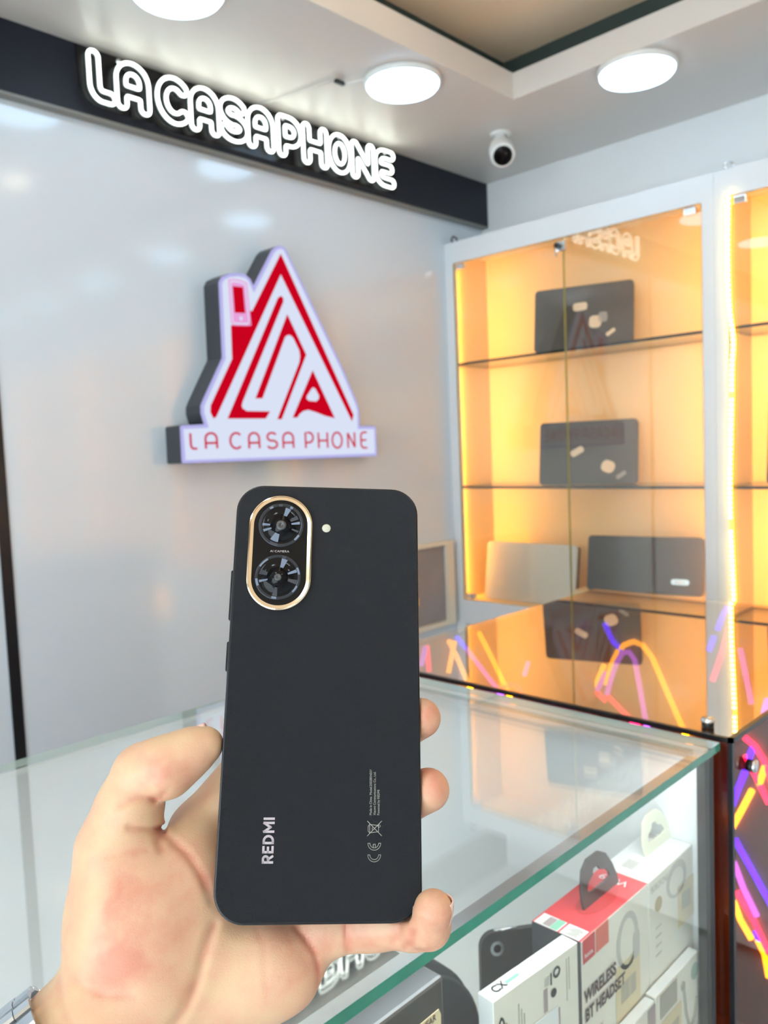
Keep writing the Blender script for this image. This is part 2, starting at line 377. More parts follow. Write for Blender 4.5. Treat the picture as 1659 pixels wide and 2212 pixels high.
def contours(segs, x0, x1, y0, y1, lev, h):
    """closed level curves of the distance to the strokes (marching squares)"""
    nx, ny = int((x1 - x0) / h) + 1, int((y1 - y0) / h) + 1
    X, Y = np.meshgrid(x0 + h * np.arange(nx), y0 + h * np.arange(ny), indexing='ij'); D = np.full(X.shape, 9.0)
    for (a, b) in segs:
        ax, ay = a; dx, dy = b[0] - ax, b[1] - ay; L = dx * dx + dy * dy + 1e-12
        tt = np.clip(((X - ax) * dx + (Y - ay) * dy) / L, 0, 1); D = np.minimum(D, np.hypot(X - ax - tt * dx, Y - ay - tt * dy))
    D -= lev; nxt = {}
    def pt(i, j, k, l):
        a, b = D[i, j], D[k, l]; s = a / (a - b); return (x0 + h * (i + s * (k - i)), y0 + h * (j + s * (l - j)))
    P = {}
    for i in range(nx - 1):
        for j in range(ny - 1):
            c = [(i, j), (i + 1, j), (i + 1, j + 1), (i, j + 1)]; ins = [D[q] < 0 for q in c]
            if all(ins) or not any(ins): continue
            ed = []
            for k in range(4):
                if ins[k] != ins[(k + 1) % 4]:
                    key = tuple(sorted((c[k], c[(k + 1) % 4]))); P[key] = pt(*c[k], *c[(k + 1) % 4]); ed.append((key, ins[k]))
            for q in range(0, len(ed), 2):
                a, b = ed[q], ed[(q + 1) % len(ed)]
                if a[1]: nxt[a[0]] = b[0]
                else: nxt[b[0]] = a[0]
    out = []
    while nxt:
        k0, k = next(iter(nxt.items())); loop = [P[k0]]; del nxt[k0]
        while k in nxt:
            loop.append(P[k]); k = nxt.pop(k)
        if len(loop) > 6:
            L = np.array(loop)
            for _ in range(2): L = (np.roll(L, 1, 0) + 2 * L + np.roll(L, -1, 0)) / 4
            out.append([tuple(p) for p in L[::2]])
    return out

# ------------------------------------------------------------------ neon word sign on the fascia
sg = thing('neon_sign', 'white double-outline neon word sign on the charcoal fascia', 'sign', (1.34, 1.70, .757))
SPANS = [('L', .866, .930), ('A', .928, 1.014), ('C', 1.027, 1.115), ('A', 1.114, 1.200), ('S', 1.195, 1.284), ('A', 1.278, 1.365),
         ('P', 1.374, 1.459), ('H', 1.457, 1.549), ('O', 1.547, 1.638), ('N', 1.635, 1.729), ('E', 1.729, 1.813)]
zb, zt, off, tr = .769, .878, .0114, .0038
for ch, xa, xb in SPANS:
    wu, strokes = STROKE[ch]; z0, z1 = zb + off + tr, zt - off - tr; a0, a1 = xa + off + tr, xb - off - tr
    mp = lambda p: (a0 + (a1 - a0) * p[0] / wu, z0 + (z1 - z0) * p[1])
    segs = [(mp(s[i]), mp(s[i + 1])) for s in strokes for i in range(len(s) - 1)]
    g = G(); gs = G()
    for lp in contours(segs, xa - .004, xb + .004, zb - .004, zt + .004, off, .0016):
        g.tube([(p[0], 1.664, p[1]) for p in lp], tr, 8, True)
        gs.tube([(p[0], 1.670, p[1]) for p in lp], tr * .82, 6, True)
    lo = g.obj('letter_tube', M['neonwhite'], sg, True)
    gs.obj('silicone_back', M['neondim'], lo, True)
def plate(poly, name='acrylic_back'):
    return G().prism(poly, 1.675, 1.680, plane='ac').obj(name, M['acrylic'], sg)
plate([(.848, .884), (.852, .80), (.862, .778), (.885, .765), (1.022, .765), (1.022, .884)])
plate([(1.022, .884), (1.022, .775), (1.035, .762), (1.08, .756), (1.20, .757), (1.368, .757), (1.437, .757), (1.437, .884)])
plate([(1.437, .884), (1.437, .762), (1.60, .757), (1.70, .757), (1.815, .757), (1.826, .77), (1.826, .884)])
for x in (.945, 1.06, 1.40, 1.60, 1.78):
    G().lathe([(.004, 0), (.004, .024), (.006, .024), (.006, .03)], (x, 1.70, .873), (0, -1, 0), 12).obj('standoff', M['chrome'], sg, True)

# ------------------------------------------------------------------ backlit house logo sign
lg = thing('logo_sign', 'backlit white and red house-shaped logo sign box with lettered base bar', 'sign', (1.36, 1.70, -.012))
outer = [(1.0367, -0.0056), (1.0373, 0.0787), (1.0414, 0.082), (1.103, 0.0842), (1.0955, 0.111), (1.0966, 0.1281), (1.1026, 0.1402), (1.1651, 0.2443), (1.1669, 0.4242), (1.1757, 0.4384), (1.1953, 0.4485), (1.2214, 0.4542), (1.2475, 0.4533), (1.2623, 0.4428), (1.2703, 0.4277), (1.3335, 0.524), (1.3459, 0.5353), (1.3628, 0.5415), (1.3769, 0.5378), (1.3836, 0.5295), (1.5589, 0.2459), (1.6117, 0.147), (1.6211, 0.1226), (1.6196, 0.0776), (1.6793, 0.0773), (1.685, 0.0731), (1.6852, -0.0066), (1.6789, -0.0106), (1.0413, -0.0074)]
def inset(poly, d):
    n = len(poly); out = []; A = sum(poly[i][0] * poly[(i + 1) % n][1] - poly[(i + 1) % n][0] * poly[i][1] for i in range(n)); s = 1 if A > 0 else -1
    for i in range(n):
        p, q, r = Vector(poly[i - 1]), Vector(poly[i]), Vector(poly[(i + 1) % n])
        a = (q - p).normalized(); b = (r - q).normalized(); na = Vector((-a.y, a.x)) * s; nb = Vector((-b.y, b.x)) * s
        m_ = (na + nb); l = m_.length; m_ = m_ / l if l > 1e-6 else na; k = d / max(.45, m_.dot(na)); out.append(tuple(q + m_ * k))
    return out
G().prism(outer, 1.662, 1.7245, plane='ac').obj('housing', M['housing'], lg)
fc = G().prism(inset(outer, .0005), 1.6588, 1.662, plane='ac').obj('face_panel', M['logoedge'], lg)
G().prism(inset(outer, .009), 1.6582, 1.6588, plane='ac').obj('face_light', M['logoface'], fc)
ART = [[(1.3613, 0.5171), (1.2617, 0.3636), (1.2541, 0.3629), (1.2521, 0.3331), (1.246, 0.3273), (1.1957, 0.3231), (1.1938, 0.2424), (1.1243, 0.1285), (1.1224, 0.1129), (1.1297, 0.099), (1.1366, 0.1025), (1.3582, 0.4691), (1.5887, 0.0931), (1.5946, 0.1082)],
 [(1.3546, 0.4107), (1.3456, 0.4046), (1.1716, 0.0984), (1.2856, 0.0986), (1.2991, 0.1149), (1.2279, 0.1151), (1.2151, 0.1218), (1.2125, 0.1296), (1.2177, 0.1422), (1.3609, 0.3977), (1.3615, 0.407)],
 [(1.3732, 0.3645), (1.4302, 0.2664), (1.3371, 0.0969), (1.3252, 0.0969), (1.4073, 0.2443), (1.4114, 0.2615), (1.4093, 0.2765), (1.3915, 0.3074), (1.3831, 0.3143), (1.3725, 0.3153), (1.3615, 0.3089), (1.2782, 0.1494), (1.2591, 0.1491)]]
for k, a in enumerate(ART):
    G().prism(inset(a, -.0010), 1.6572, 1.6584, plane='ac').obj('red_shape', M['logored'], lg)
aout = [(1.4516, 0.2261), (1.5239, 0.0991), (1.4911, 0.1049), (1.4551, 0.1153), (1.4298, 0.1209), (1.4119, 0.1176), (1.399, 0.1099), (1.3909, 0.1004), (1.3751, 0.1003)]
hole = [(1.4478, 0.1809), (1.4564, 0.1784), (1.4692, 0.1594), (1.4676, 0.1504), (1.4579, 0.1436), (1.4338, 0.1448), (1.4255, 0.1496), (1.426, 0.1573)]
ra = G().prism(aout, 1.6572, 1.6584, plane='ac').obj('red_shape', M['logored'], lg)
G().prism(hole, 1.6566, 1.6573, plane='ac').obj('face_window', M['logoface'], ra)
pho = [(1.1972, 0.4306), (1.2115, 0.4338), (1.2287, 0.4334), (1.246, 0.4295), (1.252, 0.3313), (1.2417, 0.3298), (1.2045, 0.3274), (1.1984, 0.3321)]
po = G().ring(pho, inset(pho, -.0035), 1.6570, 1.6584, plane='ac').obj('handset_outline', M['logopink'], lg)
G().prism(inset(pho, .004), 1.6576, 1.6584, plane='ac').obj('handset_body', M['logopink'], lg)
G().prism([(1.2054, 0.4191), (1.2357, 0.4201), (1.2387, 0.3572), (1.2072, 0.3557)], 1.6566, 1.6580, plane='ac').obj('handset_screen', M['logored'], lg)
G().lathe([(.0015, 0), (.0048, 0), (.0048, .001), (.0015, .001)], (1.225, 1.6572, .343), (0, -1, 0), 16).obj('handset_button', M['logoface'], lg)
LT = [('L', 1.060, 1.080), ('A', 1.101, 1.137), ('C', 1.172, 1.207), ('A', 1.228, 1.264), ('S', 1.285, 1.321), ('A', 1.337, 1.375), ('P', 1.413, 1.444), ('H', 1.459, 1.495), ('O', 1.509, 1.549), ('N', 1.568, 1.598), ('E', 1.619, 1.646)]
for i, (ch, xa, xb) in enumerate(LT):
    wu, strokes = STROKE[ch]; k = (xa - 1.06) / .59; z0, z1 = .0265 - .012 * k, .063 - .004 * k
    g = G()
    for s in strokes:
        g.tube([(xa + .002 + (xb - xa - .004) * p[0] / wu, 1.6582, z0 + (z1 - z0) * p[1]) for p in s], .0030, 6)
    g.obj('bar_letter', M['logotext'], lg)

# ------------------------------------------------------------------ display cabinets
def cabinet(ya, yb, label, seam):
    """ya < yb : right and left ends; front plane x = 2.1"""
    xf, xb = 2.10, XR - .004
    t = thing('display_cabinet', label, 'cabinet', (2.2, (ya + yb) / 2, ZF))
    o1, o0 = yb - .034, ya + .031      # opening
    g = G()
    g.box(xf, xf + .02, o1, yb, ZF, .667).box(xf, xf + .02, ya, o0, ZF, .667).box(xf, xf + .02, o0, o1, .600, .667).box(xf, xf + .02, o0, o1, -.58, -.50)
    g.obj('face_frame', M['frame'], t)
    G().box(xf + .02, xb, ya, yb, .640, .660).obj('top_panel', M['frame'], t)
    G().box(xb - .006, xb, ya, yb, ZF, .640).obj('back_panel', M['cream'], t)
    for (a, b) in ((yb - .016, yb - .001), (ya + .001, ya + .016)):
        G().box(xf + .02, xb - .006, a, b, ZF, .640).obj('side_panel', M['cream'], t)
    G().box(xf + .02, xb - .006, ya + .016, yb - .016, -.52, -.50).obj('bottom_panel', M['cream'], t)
    for y0_, y1_ in ((o0 + .003, (o0 + o1) / 2 - .002), ((o0 + o1) / 2 + .002, o1 - .003)):
        d = G().box(xf - .004, xf + .016, y0_, y1_, -1.33, -.583).obj('lower_door', M['frame'], t)
    for z in (.281, -.122):
        G().box(xf + .012, xb - .008, ya + .018, yb - .018, z - .008, z, side=[0, 0, 1, 1, 1, 1]).obj('glass_shelf', M['shelfglass'], t, mats=[M['shelfglass'], M['shelfedge']])
    for (a, b, hy) in ((o0 + .002, seam - .0015, o0 + .03), (seam + .0015, o1 - .002, o1 - .03)):
        d = G().box(xf + .002, xf + .007, a, b, -.498, .598, side=[1, 1, 1, 0, 1, 0]).obj('glass_door', M['doorglass'], t, mats=[M['doorglass'], M['paneedge']])
        for z in (.586, -.486):
            G().bbox(xf - .003, xf + .012, hy - .016, hy + .016, z - .009, z + .009, .002).obj('hinge', M['chrome'], d)
    # lock at the meeting edge, top and bottom knob
    lk = G().bbox(xf - .006, xf + .001, seam - .012, seam + .022, .560, .588, .002).obj('lock', M['chrome'], t)
    G().lathe([(.004, 0), (.008, .002), (.008, .010), (.005, .012)], (xf - .006, seam + .012, .576), (-1, 0, 0), 16).obj('key_barrel', M['black'], lk, True)
    G().box(xf - .012, xf - .006, seam + .014, seam + .018, .545, .57).obj('key', M['chrome'], lk)
    G().lathe([(.008, 0), (.009, .004), (.007, .010), (.003, .011)], (xf - .001, seam - .13, -.437), (-1, 0, 0), 16).obj('knob', M['chrome'], t, True)
    # light strip behind the left stile
    ys = o1 - .004
    st = G().box(xf + .0205, xf + .0235, o1 + .003, o1 + .015, -.49, .595).obj('light_strip', M['strip'], t)
    G().box(xf + .0205, xf + .0235, o0 - .014, o0 - .002, -.49, .595).obj('light_strip', M['strip'], t)
    return t, o0, o1
c1, a1, b1 = cabinet(.844, 1.7235, 'white display cabinet with amber lit glass doors nearest the brand wall', 1.281)
c2, a2, b2 = cabinet(-.037, .8435, 'white display cabinet cut by the right photo edge, with a visible amber light rope', .40)
c3, a3, b3 = cabinet(-.918, -.0375, 'third white display cabinet of the row, outside the photo', -.48)
c4, a4, b4 = cabinet(-1.80, -.9185, 'fourth white display cabinet of the row, outside the photo', -1.36)
# visible strip of cabinet two: a slightly wavy flexible rope of little lights at the front edge
g = G(); rp = []
for k in range(90):
    z = .603 - 1.10 * k / 89; y = .8025 + .0035 * math.sin(k * .13) - (.006 * math.exp(-((z - .245) / .05) ** 2)); rp.append((2.094, y, z))
led = G().tube(rp, .0048, 6).obj('rope_sleeve', mat('strip_sleeve', (.8, .6, .25), .3, emit=(1., .50, .02), estr=2.2), c2, True)
for k, p in enumerate(rp):
    if 66 <= k <= 67 or k in (40,): continue
    g.box(p[0] - .0062, p[0] - .0030, p[1] - .0034, p[1] + .0034, p[2] - .0030, p[2] + .0030)
lo = g.obj('rope_light', M['stripled'], c2); lo['kind'] = 'stuff'
# spot clips on top of the cabinets
for (y, lab) in ((1.695, 'small dark metal clip on the cabinet top near the brand wall'), (.812, 'small chrome clip on the cabinet top above the second cabinet stile')):
    t = thing('cabinet_clip', lab, 'clip', (2.12, y, .667), 'metal clips on the cabinet tops')
    G().tube([(2.12, y - .012, .667), (2.12, y - .010, .682), (2.12, y + .004, .692), (2.12, y + .012, .684), (2.12, y + .006, .668)], .0026, 8).obj('wire_loop', M['chrome'] if y < 1 else M['black'], t, True)
    G().bbox(2.112, 2.128, y - .016, y + .010, .667, .671, .001).obj('foot', M['chrome'], t)

# ------------------------------------------------------------------ laptops
def laptop(label, xl, yl, wd, yaw, zb, ht, lean, body, stickers, deck=.010, badge=None):
    """closed laptop leaning back, lid towards the room; (xl, yl) = lower left corner"""
    ca, sa = math.cos(lean), math.sin(lean); cy, sy = math.cos(yaw), math.sin(yaw)
    t = thing('laptop', label, 'laptop', (xl + .03, yl - wd / 2, zb))
    fr = fmap((xl, yl, zb + .001), (sy, -cy, 0), (sa * cy, sa * sy, ca), (-ca * cy, -ca * sy, sa))     # a right, b up, c outwards
    g = G(fr); g.prism(rrect(wd, ht, .012, 5, wd / 2, ht / 2), -deck, 0); ld = g.obj('lid', body, t); soft(ld, .0012)
    g = G(fr); g.prism(rrect(wd - .002, ht - .006, .011, 5, wd / 2, ht / 2), -deck - .013, -deck - .001); soft(g.obj('base', M['laptopbase'], t), .0012)
    g = G(fr); g.tube([(wd * .12, .005, -deck - .004), (wd * .88, .005, -deck - .004)], .004, 8); g.obj('hinge_bar', M['laptopbase'], t, True)
    for (a, b, w_, h_, r, ang, mm) in stickers:
        co, si = math.cos(ang), math.sin(ang); pl = [(a + x * co - y * si, b + x * si + y * co) for (x, y) in rrect(w_, h_, r, 5)]
        G(fr).prism(pl, .0004, .0012).obj('sticker', mm, ld)
    if badge:
        a, b, w_, h_ = badge; bd = G(fr).prism(rrect(w_, h_, h_ * .45, 5, a, b), .0004, .0018).obj('badge', M['steel'], ld)
        for k in range(3):
            G(fr).box(a - w_ * .28 + k * w_ * .2, a - w_ * .28 + k * w_ * .2 + w_ * .12, b - h_ * .18, b + h_ * .18, .0018, .0022).obj('badge_mark', M['greybadge'], bd)
    return t
laptop('dark laptop with cream stickers leaning on the top glass shelf', 2.122, 1.402, .292, .31, .281, .192, .16, M['laptop'],
       [(.138, .128, .042, .024, .008, .03, M['sticker']), (.183, .078, .036, .036, .012, -.05, M['sticker']), (.205, .090, .026, .030, .008, 0, M['greybadge']), (.228, .042, .030, .011, .004, .6, M['sticker'])])
laptop('dark laptop with cream stickers leaning on the middle glass shelf', 2.122, 1.396, .292, .31, -.121, .192, .16, M['laptop'],
       [(.115, .100, .042, .020, .008, .5, M['sticker']), (.207, .052, .040, .036, .015, -.4, M['sticker']), (.245, .026, .032, .012, .004, .6, M['greybadge'])])
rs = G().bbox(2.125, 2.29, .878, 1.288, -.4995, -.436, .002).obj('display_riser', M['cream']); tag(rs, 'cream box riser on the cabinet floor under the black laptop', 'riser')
laptop('black laptop with a metal badge standing at the bottom right of the lit cabinet', 2.140, 1.250, .330, .20, -.435, .163, .15, mat('matte_black_lid', (.050, .045, .042), .4), [], badge=(.268, .036, .050, .016))
laptop('pale silver laptop standing at the bottom left of the lit cabinet', 2.150, 1.640, .330, .05, -.499, .190, .16, M['silver'], [])
laptop('dark laptop on the middle shelf of the cabinet cut by the photo edge', 2.14, .735, .33, .1, -.121, .225, .16, M['laptop'], [])

# ------------------------------------------------------------------ grey picture in a cream frame at the wall
t = thing('picture_frame', 'grey picture in a pale cream frame beside the cabinet, just right of the phone', 'picture', (1.93, 1.70, -.58))
G().box(1.70, 2.035, 1.712, 1.718, -.56, -.31).obj('picture', mat('grey_picture', (.30, .28, .29), .3, noise=(7, .25)), t)
g = G(); g.box(2.035, 2.070, 1.700, 1.723, -.575, -.297).box(1.66, 1.70, 1.700, 1.723, -.575, -.297).box(1.70, 2.035, 1.700, 1.723, -.575, -.56).box(1.70, 2.035, 1.700, 1.723, -.31, -.297)
g.obj('frame', mat('pale_cream_frame', (.80, .74, .62), .4), t)
G().bbox(1.86, 1.885, 1.700, 1.712, -.46, -.40, .003).obj('pink_tag', mat('pink_tag', (.85, .25, .40), .5), t)
G().bbox(1.86, 1.888, 1.699, 1.712, -.49, -.462, .003).obj('amber_tag', mat('amber_tag', (.90, .50, .08), .5), t)

# ------------------------------------------------------------------ clear glass counter
ZT = -.300
ct = thing('glass_counter', 'clear glass display counter with green edge under the hand', 'counter', (.14, .58, ZF))
x0, x1, y0, y1 = -.60, .788, .316, .846
G().box(x0, x1, y0, y1, ZT - .008, ZT, side=[0, 0, 1, 2, 2, 2]).obj('top_pane', M['clearglass'], ct, mats=[M['clearglass'], M['greenedge'], M['paleedge']])
G().box(x0, .755, y0 + .001, y0 + .006, -.93, ZT - .0085, side=[1, 1, 0, 2, 0, 1]).obj('front_pane', M['frontglass'], ct, mats=[M['frontglass'], M['paleedge'], M['shelfedge']])
G().box(.7555, .764, y0 + .001, y0 + .010, -.93, ZT - .009).obj('corner_seal', M['shelfedge'], ct)
G().box(.7645, .774, y0 + .001, y0 + .008, -.93, ZT - .009).obj('corner_seal', M['black'], ct)
G().box(x0, .788, y1 - .012, y1 - .002, ZF + .05, ZT - .0085).obj('back_board', M['whitetop'], ct)
G().box(x0, x0 + .01, y0 + .01, y1 - .012, ZF + .05, ZT - .0085).obj('end_board', M['whitetop'], ct)
G().box(.778, .788, y0 + .012, y1 - .012, ZF + .05, ZT - .0085).obj('end_board', M['whitetop'], ct)
G().box(x0 + .01, .778, y0 + .010, y1 - .012, -.628, -.620, side=[0, 0, 1, 1, 1, 1]).obj('shelf', M['whitetop'], ct, mats=[M['whitetop'], M['paleedge']])
G().box(x0 + .01, .778, y0 + .004, y1 - .012, -.95, -.93).obj('deck', M['whitetop'], ct)
G().box(x0, .788, y0 + .004, y0 + .022, ZF, -.95).obj('kick_board', M['whitetop'], ct)

G().box(x0 + .02, .760, y0 + .008, y0 + .020, ZT - .0135, ZT - .0088).obj('light_profile', M['steel'], ct)
G().box(x0 + .02, .760, y0 + .010, y0 + .018, ZT - .0145, ZT - .0137).obj('fill_bar', lightmat('counter_fill_light', (.92, .97, 1.0), 18), ct)  # glowing bar added to brighten the inside of the counter
G().box(.764, .777, y0 + .022, y1 - .014, ZT - .0135, ZT - .0088).obj('light_profile', M['steel'], ct)

# ------------------------------------------------------------------ bronze tinted counter with neon inside
dk = thing('tinted_counter', 'bronze tinted glass counter with black seams and coloured neon lines inside', 'counter', (1.15, .58, ZF))
X0, X1, Y0, Y1 = .800, 1.492, .310, .852
G().box(X0, X1, Y0, Y1, ZT - .004, ZT + .001, side=[1, 0, 1, 1, 1, 1]).obj('top_pane', M['tint'], dk, mats=[M['tint'], M['bareside']])
G().box(X0 + .004, X1 - .004, Y0, Y0 + .004, -1.10, ZT - .0045, side=[1, 1, 0, 1, 1, 1]).obj('front_pane', M['tintside'], dk, mats=[M['tintside'], M['bareside']])
G().box(X0, X0 + .004, Y0 + .004, Y1 - .004, -1.10, ZT - .0045, side=[1, 1, 1, 1, 1, 0]).obj('left_pane', M['tintside'], dk, mats=[M['tintside'], M['bareside']])
G().box(X0, X1, Y1 - .004, Y1, ZF, ZT - .0045).obj('back_board', M['brown'], dk)
G().box(X1 - .004, X1, Y0 + .004, Y1 - .004, ZF, ZT - .0045).obj('end_board', M['brown'], dk)
G().box(X0 + .004, X1 - .004, Y0 + .004, Y1 - .004, -1.12, -1.10).obj('deck', M['brown'], dk)
G().box(X0, X1, Y0, Y0 + .01, ZF, -1.10).obj('kick_board', M['brown'], dk)
for (nm, a, b) in (('seam', (X0, Y0, ZT), (X0, Y1, ZT)), ('seam', (X0, Y0, ZT), (X1, Y0, ZT)), ('seam', (X0, Y0, ZT), (X0, Y0, -1.35))):
    q = .0024; lo_ = [min(a[i], b[i]) - q for i in range(3)]; hi_ = [max(a[i], b[i]) + q for i in range(3)]
    G().box(lo_[0], hi_[0], lo_[1], hi_[1], max(lo_[2], -1.35), hi_[2]).obj(nm, M['black'], dk)
def bolt(o, ax):
    b = G().lathe([(.0062, 0), (.0062, .006), (.0058, .0062)], o, ax, 24).obj('bolt', M['black'], dk, True)
    G().lathe([(.0070, .006), (.0072, .0075), (.0066, .0095), (.001, .0098)], o, ax, 24).obj('chrome_cap', M['chrome'], b, True)
bolt((.822, .342, ZT + .001), (0, 0, 1)); bolt((.843, .310, -.338), (0, -1, 0))
NEON = [
('X','o',[(0.825, -0.493), (0.812, -0.449), (0.798, -0.421), (0.782, -0.404), (0.762, -0.395), (0.743, -0.4), (0.724, -0.422), (0.696, -0.482), (0.665, -0.549), (.640, -.605)]),
('X','v',[(0.824, -0.514), (0.813, -0.478), (0.8, -0.443), (0.788, -0.422), (0.773, -0.418), (0.761, -0.432), (0.752, -0.482), (0.74, -0.55), (.732, -.60)]),
('X','r',[(0.849, -0.512), (0.827, -0.528), (0.823, -0.516), (0.778, -0.551), (.75, -.572)]),
('X','o',[(0.934, -0.548), (0.925, -0.482), (0.919, -0.451), (0.907, -0.438), (0.896, -0.448), (0.883, -0.495), (0.869, -0.55)]),
('X','r',[(0.923, -0.478), (0.909, -0.476), (0.893, -0.479)]),
('X','o',[(0.852, -0.504), (0.828, -0.453)]), ('X','v',[(0.845, -0.508), (0.825, -0.468)]),
('X','b',[(0.826, -0.365), (0.808, -0.401), (0.788, -0.417)]), ('X','b',[(0.577, -0.306), (0.586, -0.324), (0.596, -0.351)]),
('X','b',[(0.602, -0.364), (0.612, -0.392)]), ('X','r',[(0.575, -0.344), (0.588, -0.393), (0.606, -0.448)]),
('X','v',[(0.555, -0.38), (0.547, -0.421), (0.536, -0.479)]), ('X','b',[(0.508, -0.465), (0.515, -0.492)]),
('X','b',[(0.568, -0.741), (0.537, -0.791), (0.508, -0.838), (.47, -.90)]), ('X','o',[(0.573, -0.721), (0.554, -0.68), (0.536, -0.639)]),
('X','r',[(0.549, -0.543), (0.53, -0.556), (0.516, -0.577), (0.504, -0.608), (.47, -.70)]), ('X','b',[(0.572, -0.677), (0.56, -0.64), (0.548, -0.607)]),
('X','b',[(0.543, -0.585), (0.534, -0.56)]), ('X','o',[(0.524, -0.626), (0.512, -0.585)]),
('X','r',[(0.547, -0.576), (0.524, -0.622), (0.507, -0.656)]), ('X','o',[(0.571, -0.861), (0.559, -0.893), (0.539, -0.923)]),
('X','o',[(0.528, -0.92), (0.516, -0.942), (0.509, -0.983)]), ('X','v',[(0.57, -0.786), (0.552, -0.832), (0.529, -0.875)]),
('X','r',[(0.565, -0.841), (0.534, -0.887), (0.508, -0.939)]), ('X','b',[(0.532, -0.905), (0.524, -0.919)]),
('Y','r',[(0.978, -0.547), (1.0, -0.513)]),
('Y','o',[(1.002, -0.310), (1.021, -0.341), (1.049, -0.393), (1.07, -.43)]), ('Y','o',[(0.998, -0.363), (1.017, -0.313)]),
('Y','b',[(1.023, -0.308), (1.044, -0.33)]), ('Y','v',[(1.046, -0.332), (1.082, -0.37), (1.127, -0.419), (1.16, -.46)]),
('Y','o',[(1.082, -0.312), (1.109, -0.352), (1.151, -0.418), (1.18, -.47)]), ('Y','r',[(1.144, -0.422), (1.163, -0.42), (1.186, -0.428), (1.202, -0.443)]),
('Y','v',[(1.211, -0.416), (1.227, -0.393)]), ('Y','v',[(0.932, -0.337), (0.944, -0.308)]), ('Y','r',[(0.951, -0.349), (0.948, -0.308)])]
for pl, c, pts in NEON:
    P3 = [(1.480, p[0], p[1]) if pl == 'X' else (p[0], .840, p[1]) for p in pts]
    G().tube(P3, .0055 if pl == 'X' else .0042, 8).obj('neon_tube', M['neon_' + c], dk, True)

# ------------------------------------------------------------------ goods in the clear counter
def carton(name, label, bx, m_top, m_front, m_side, cat='box', fr=None, lean=0, bev=.001):
    xa, xb, ya, yb, za, zb_ = bx
    t = thing(name, label, cat, ((xa + xb) / 2, (ya + yb) / 2, za))
    o = G(fr).box(xa, xb, ya, yb, za, zb_, side=[2, 0, 1, 2, 2, 2]).obj('carton', m_front, t, mats=[m_top, m_front, m_side]); soft(o, bev)
    return t
def fr_front(x, y, z, s=1): return fmap((x, y, z), (s, 0, 0), (0, 0, s), (0, -1, 0))   # writing on a face looking to -y
def flat(name, fr, x0, x1, y0, y1, m, parent, h=.0004): return G(fr).box(x0, x1, y0, y1, .0002, h).obj(name, m, parent)
def barcode(fr, x0, x1, y0, y1, m, parent, n=16):
    g = G(fr); x = x0; random.seed(int(x0 * 1e4) + n)
    while x < x1:
        w_ = (x1 - x0) / n * random.uniform(.25, .8); g.box(x, min(x + w_, x1), y0, y1, .0003, .0006); x += w_ + (x1 - x0) / n * random.uniform(.3, .7)
    o = g.obj('barcode', m, parent); o['kind'] = 'stuff'; return o
# red topped headset box
hb = carton('headset_box', 'white headset box with a red top and dark hanger tab behind the slim white box', (.560, .679, .340, .388, -.619, -.407), M['red'], M['white'], M['boxgrey'])
F = fr_front(.560, .3398, -.407)
flat('red_tab', F, .002, .0215, -.0205, 0, M['redtab'], hb); flat('coral_tab', F, .0235, .0445, -.0205, 0, M['orange'], hb)
text('tab_lettering', 'hoco.', .0062, M['whitetop'], fmap((.564, .3392, -.423), (1, 0, 0), (0, 0, 1), (0, -1, 0)), hb, bold=.0001)
text('headline', 'WIRELESS', .0155, M['ink'], fmap((.5625, .3394, -.4615), (1, 0, 0), (0, 0, 1), (0, -1, 0)), hb, bold=.0006, sx=.80)
text('headline', 'BT HEADSET', .0150, M['ink'], fmap((.5635, .3394, -.4780), (1, 0, 0), (0, 0, 1), (0, -1, 0)), hb, bold=.0006, sx=.80)
text('script_line', 'Enjoy', .010, M['inkgrey'], fmap((.566, .3394, -.497), (1, 0, .05), (0, 0, 1), (0, -1, 0)), hb, sx=1.2)
lb = flat('cream_label', F, .055, .100, -.110, -.052, M['creamlabel'], hb); barcode(F, .064, .092, -.088, -.070, M['inkgrey'], hb)
# printed headset picture: a band arc and an ear cup
g = G(F); g.ring([(.078 + .020 * math.cos(a), -.035 + .026 * math.sin(a)) for a in np.linspace(0, 2 * math.pi, 24, endpoint=False)], [(.078 + .014 * math.cos(a), -.036 + .021 * math.sin(a)) for a in np.linspace(0, 2 * math.pi, 24, endpoint=False)], .0002, .0004)
g.obj('printed_headset', M['inkpale'], hb)
G(F).prism(rrect(.012, .026, .005, 5, .094, -.046), .0003, .0005).obj('printed_ear_cup', M['inkpale'], hb)
T = fmap((.560, .340, -.407), (1, 0, 0), (0, 1, 0), (0, 0, 1))
flat('white_label', T, .000, .0165, .0225, .0455, M['whitetop'], hb); flat('mauve_print', T, .0015, .0150, .031, .038, M['mauve'], hb, .0006); flat('mint_label', T, .0008, .0160, .0235, .0305, M['mint'], hb, .0006)
flat('white_label', T, -.0, .0165, .002, .0205, M['whitetop'], hb)
for k in range(6):
    flat('label_print', T, .002 + .0022 * k, .0032 + .0022 * k, .004 + (k % 2) * .002, .017 - (k % 3) * .002, M['inkgrey'], hb, .0006)
text('top_lettering', 'W49', .014, M['whitetop'], fmap((.668, .352, -.407), (0, 1, 0), (-1, 0, 0), (0, 0, 1)), hb, depth=.0005)
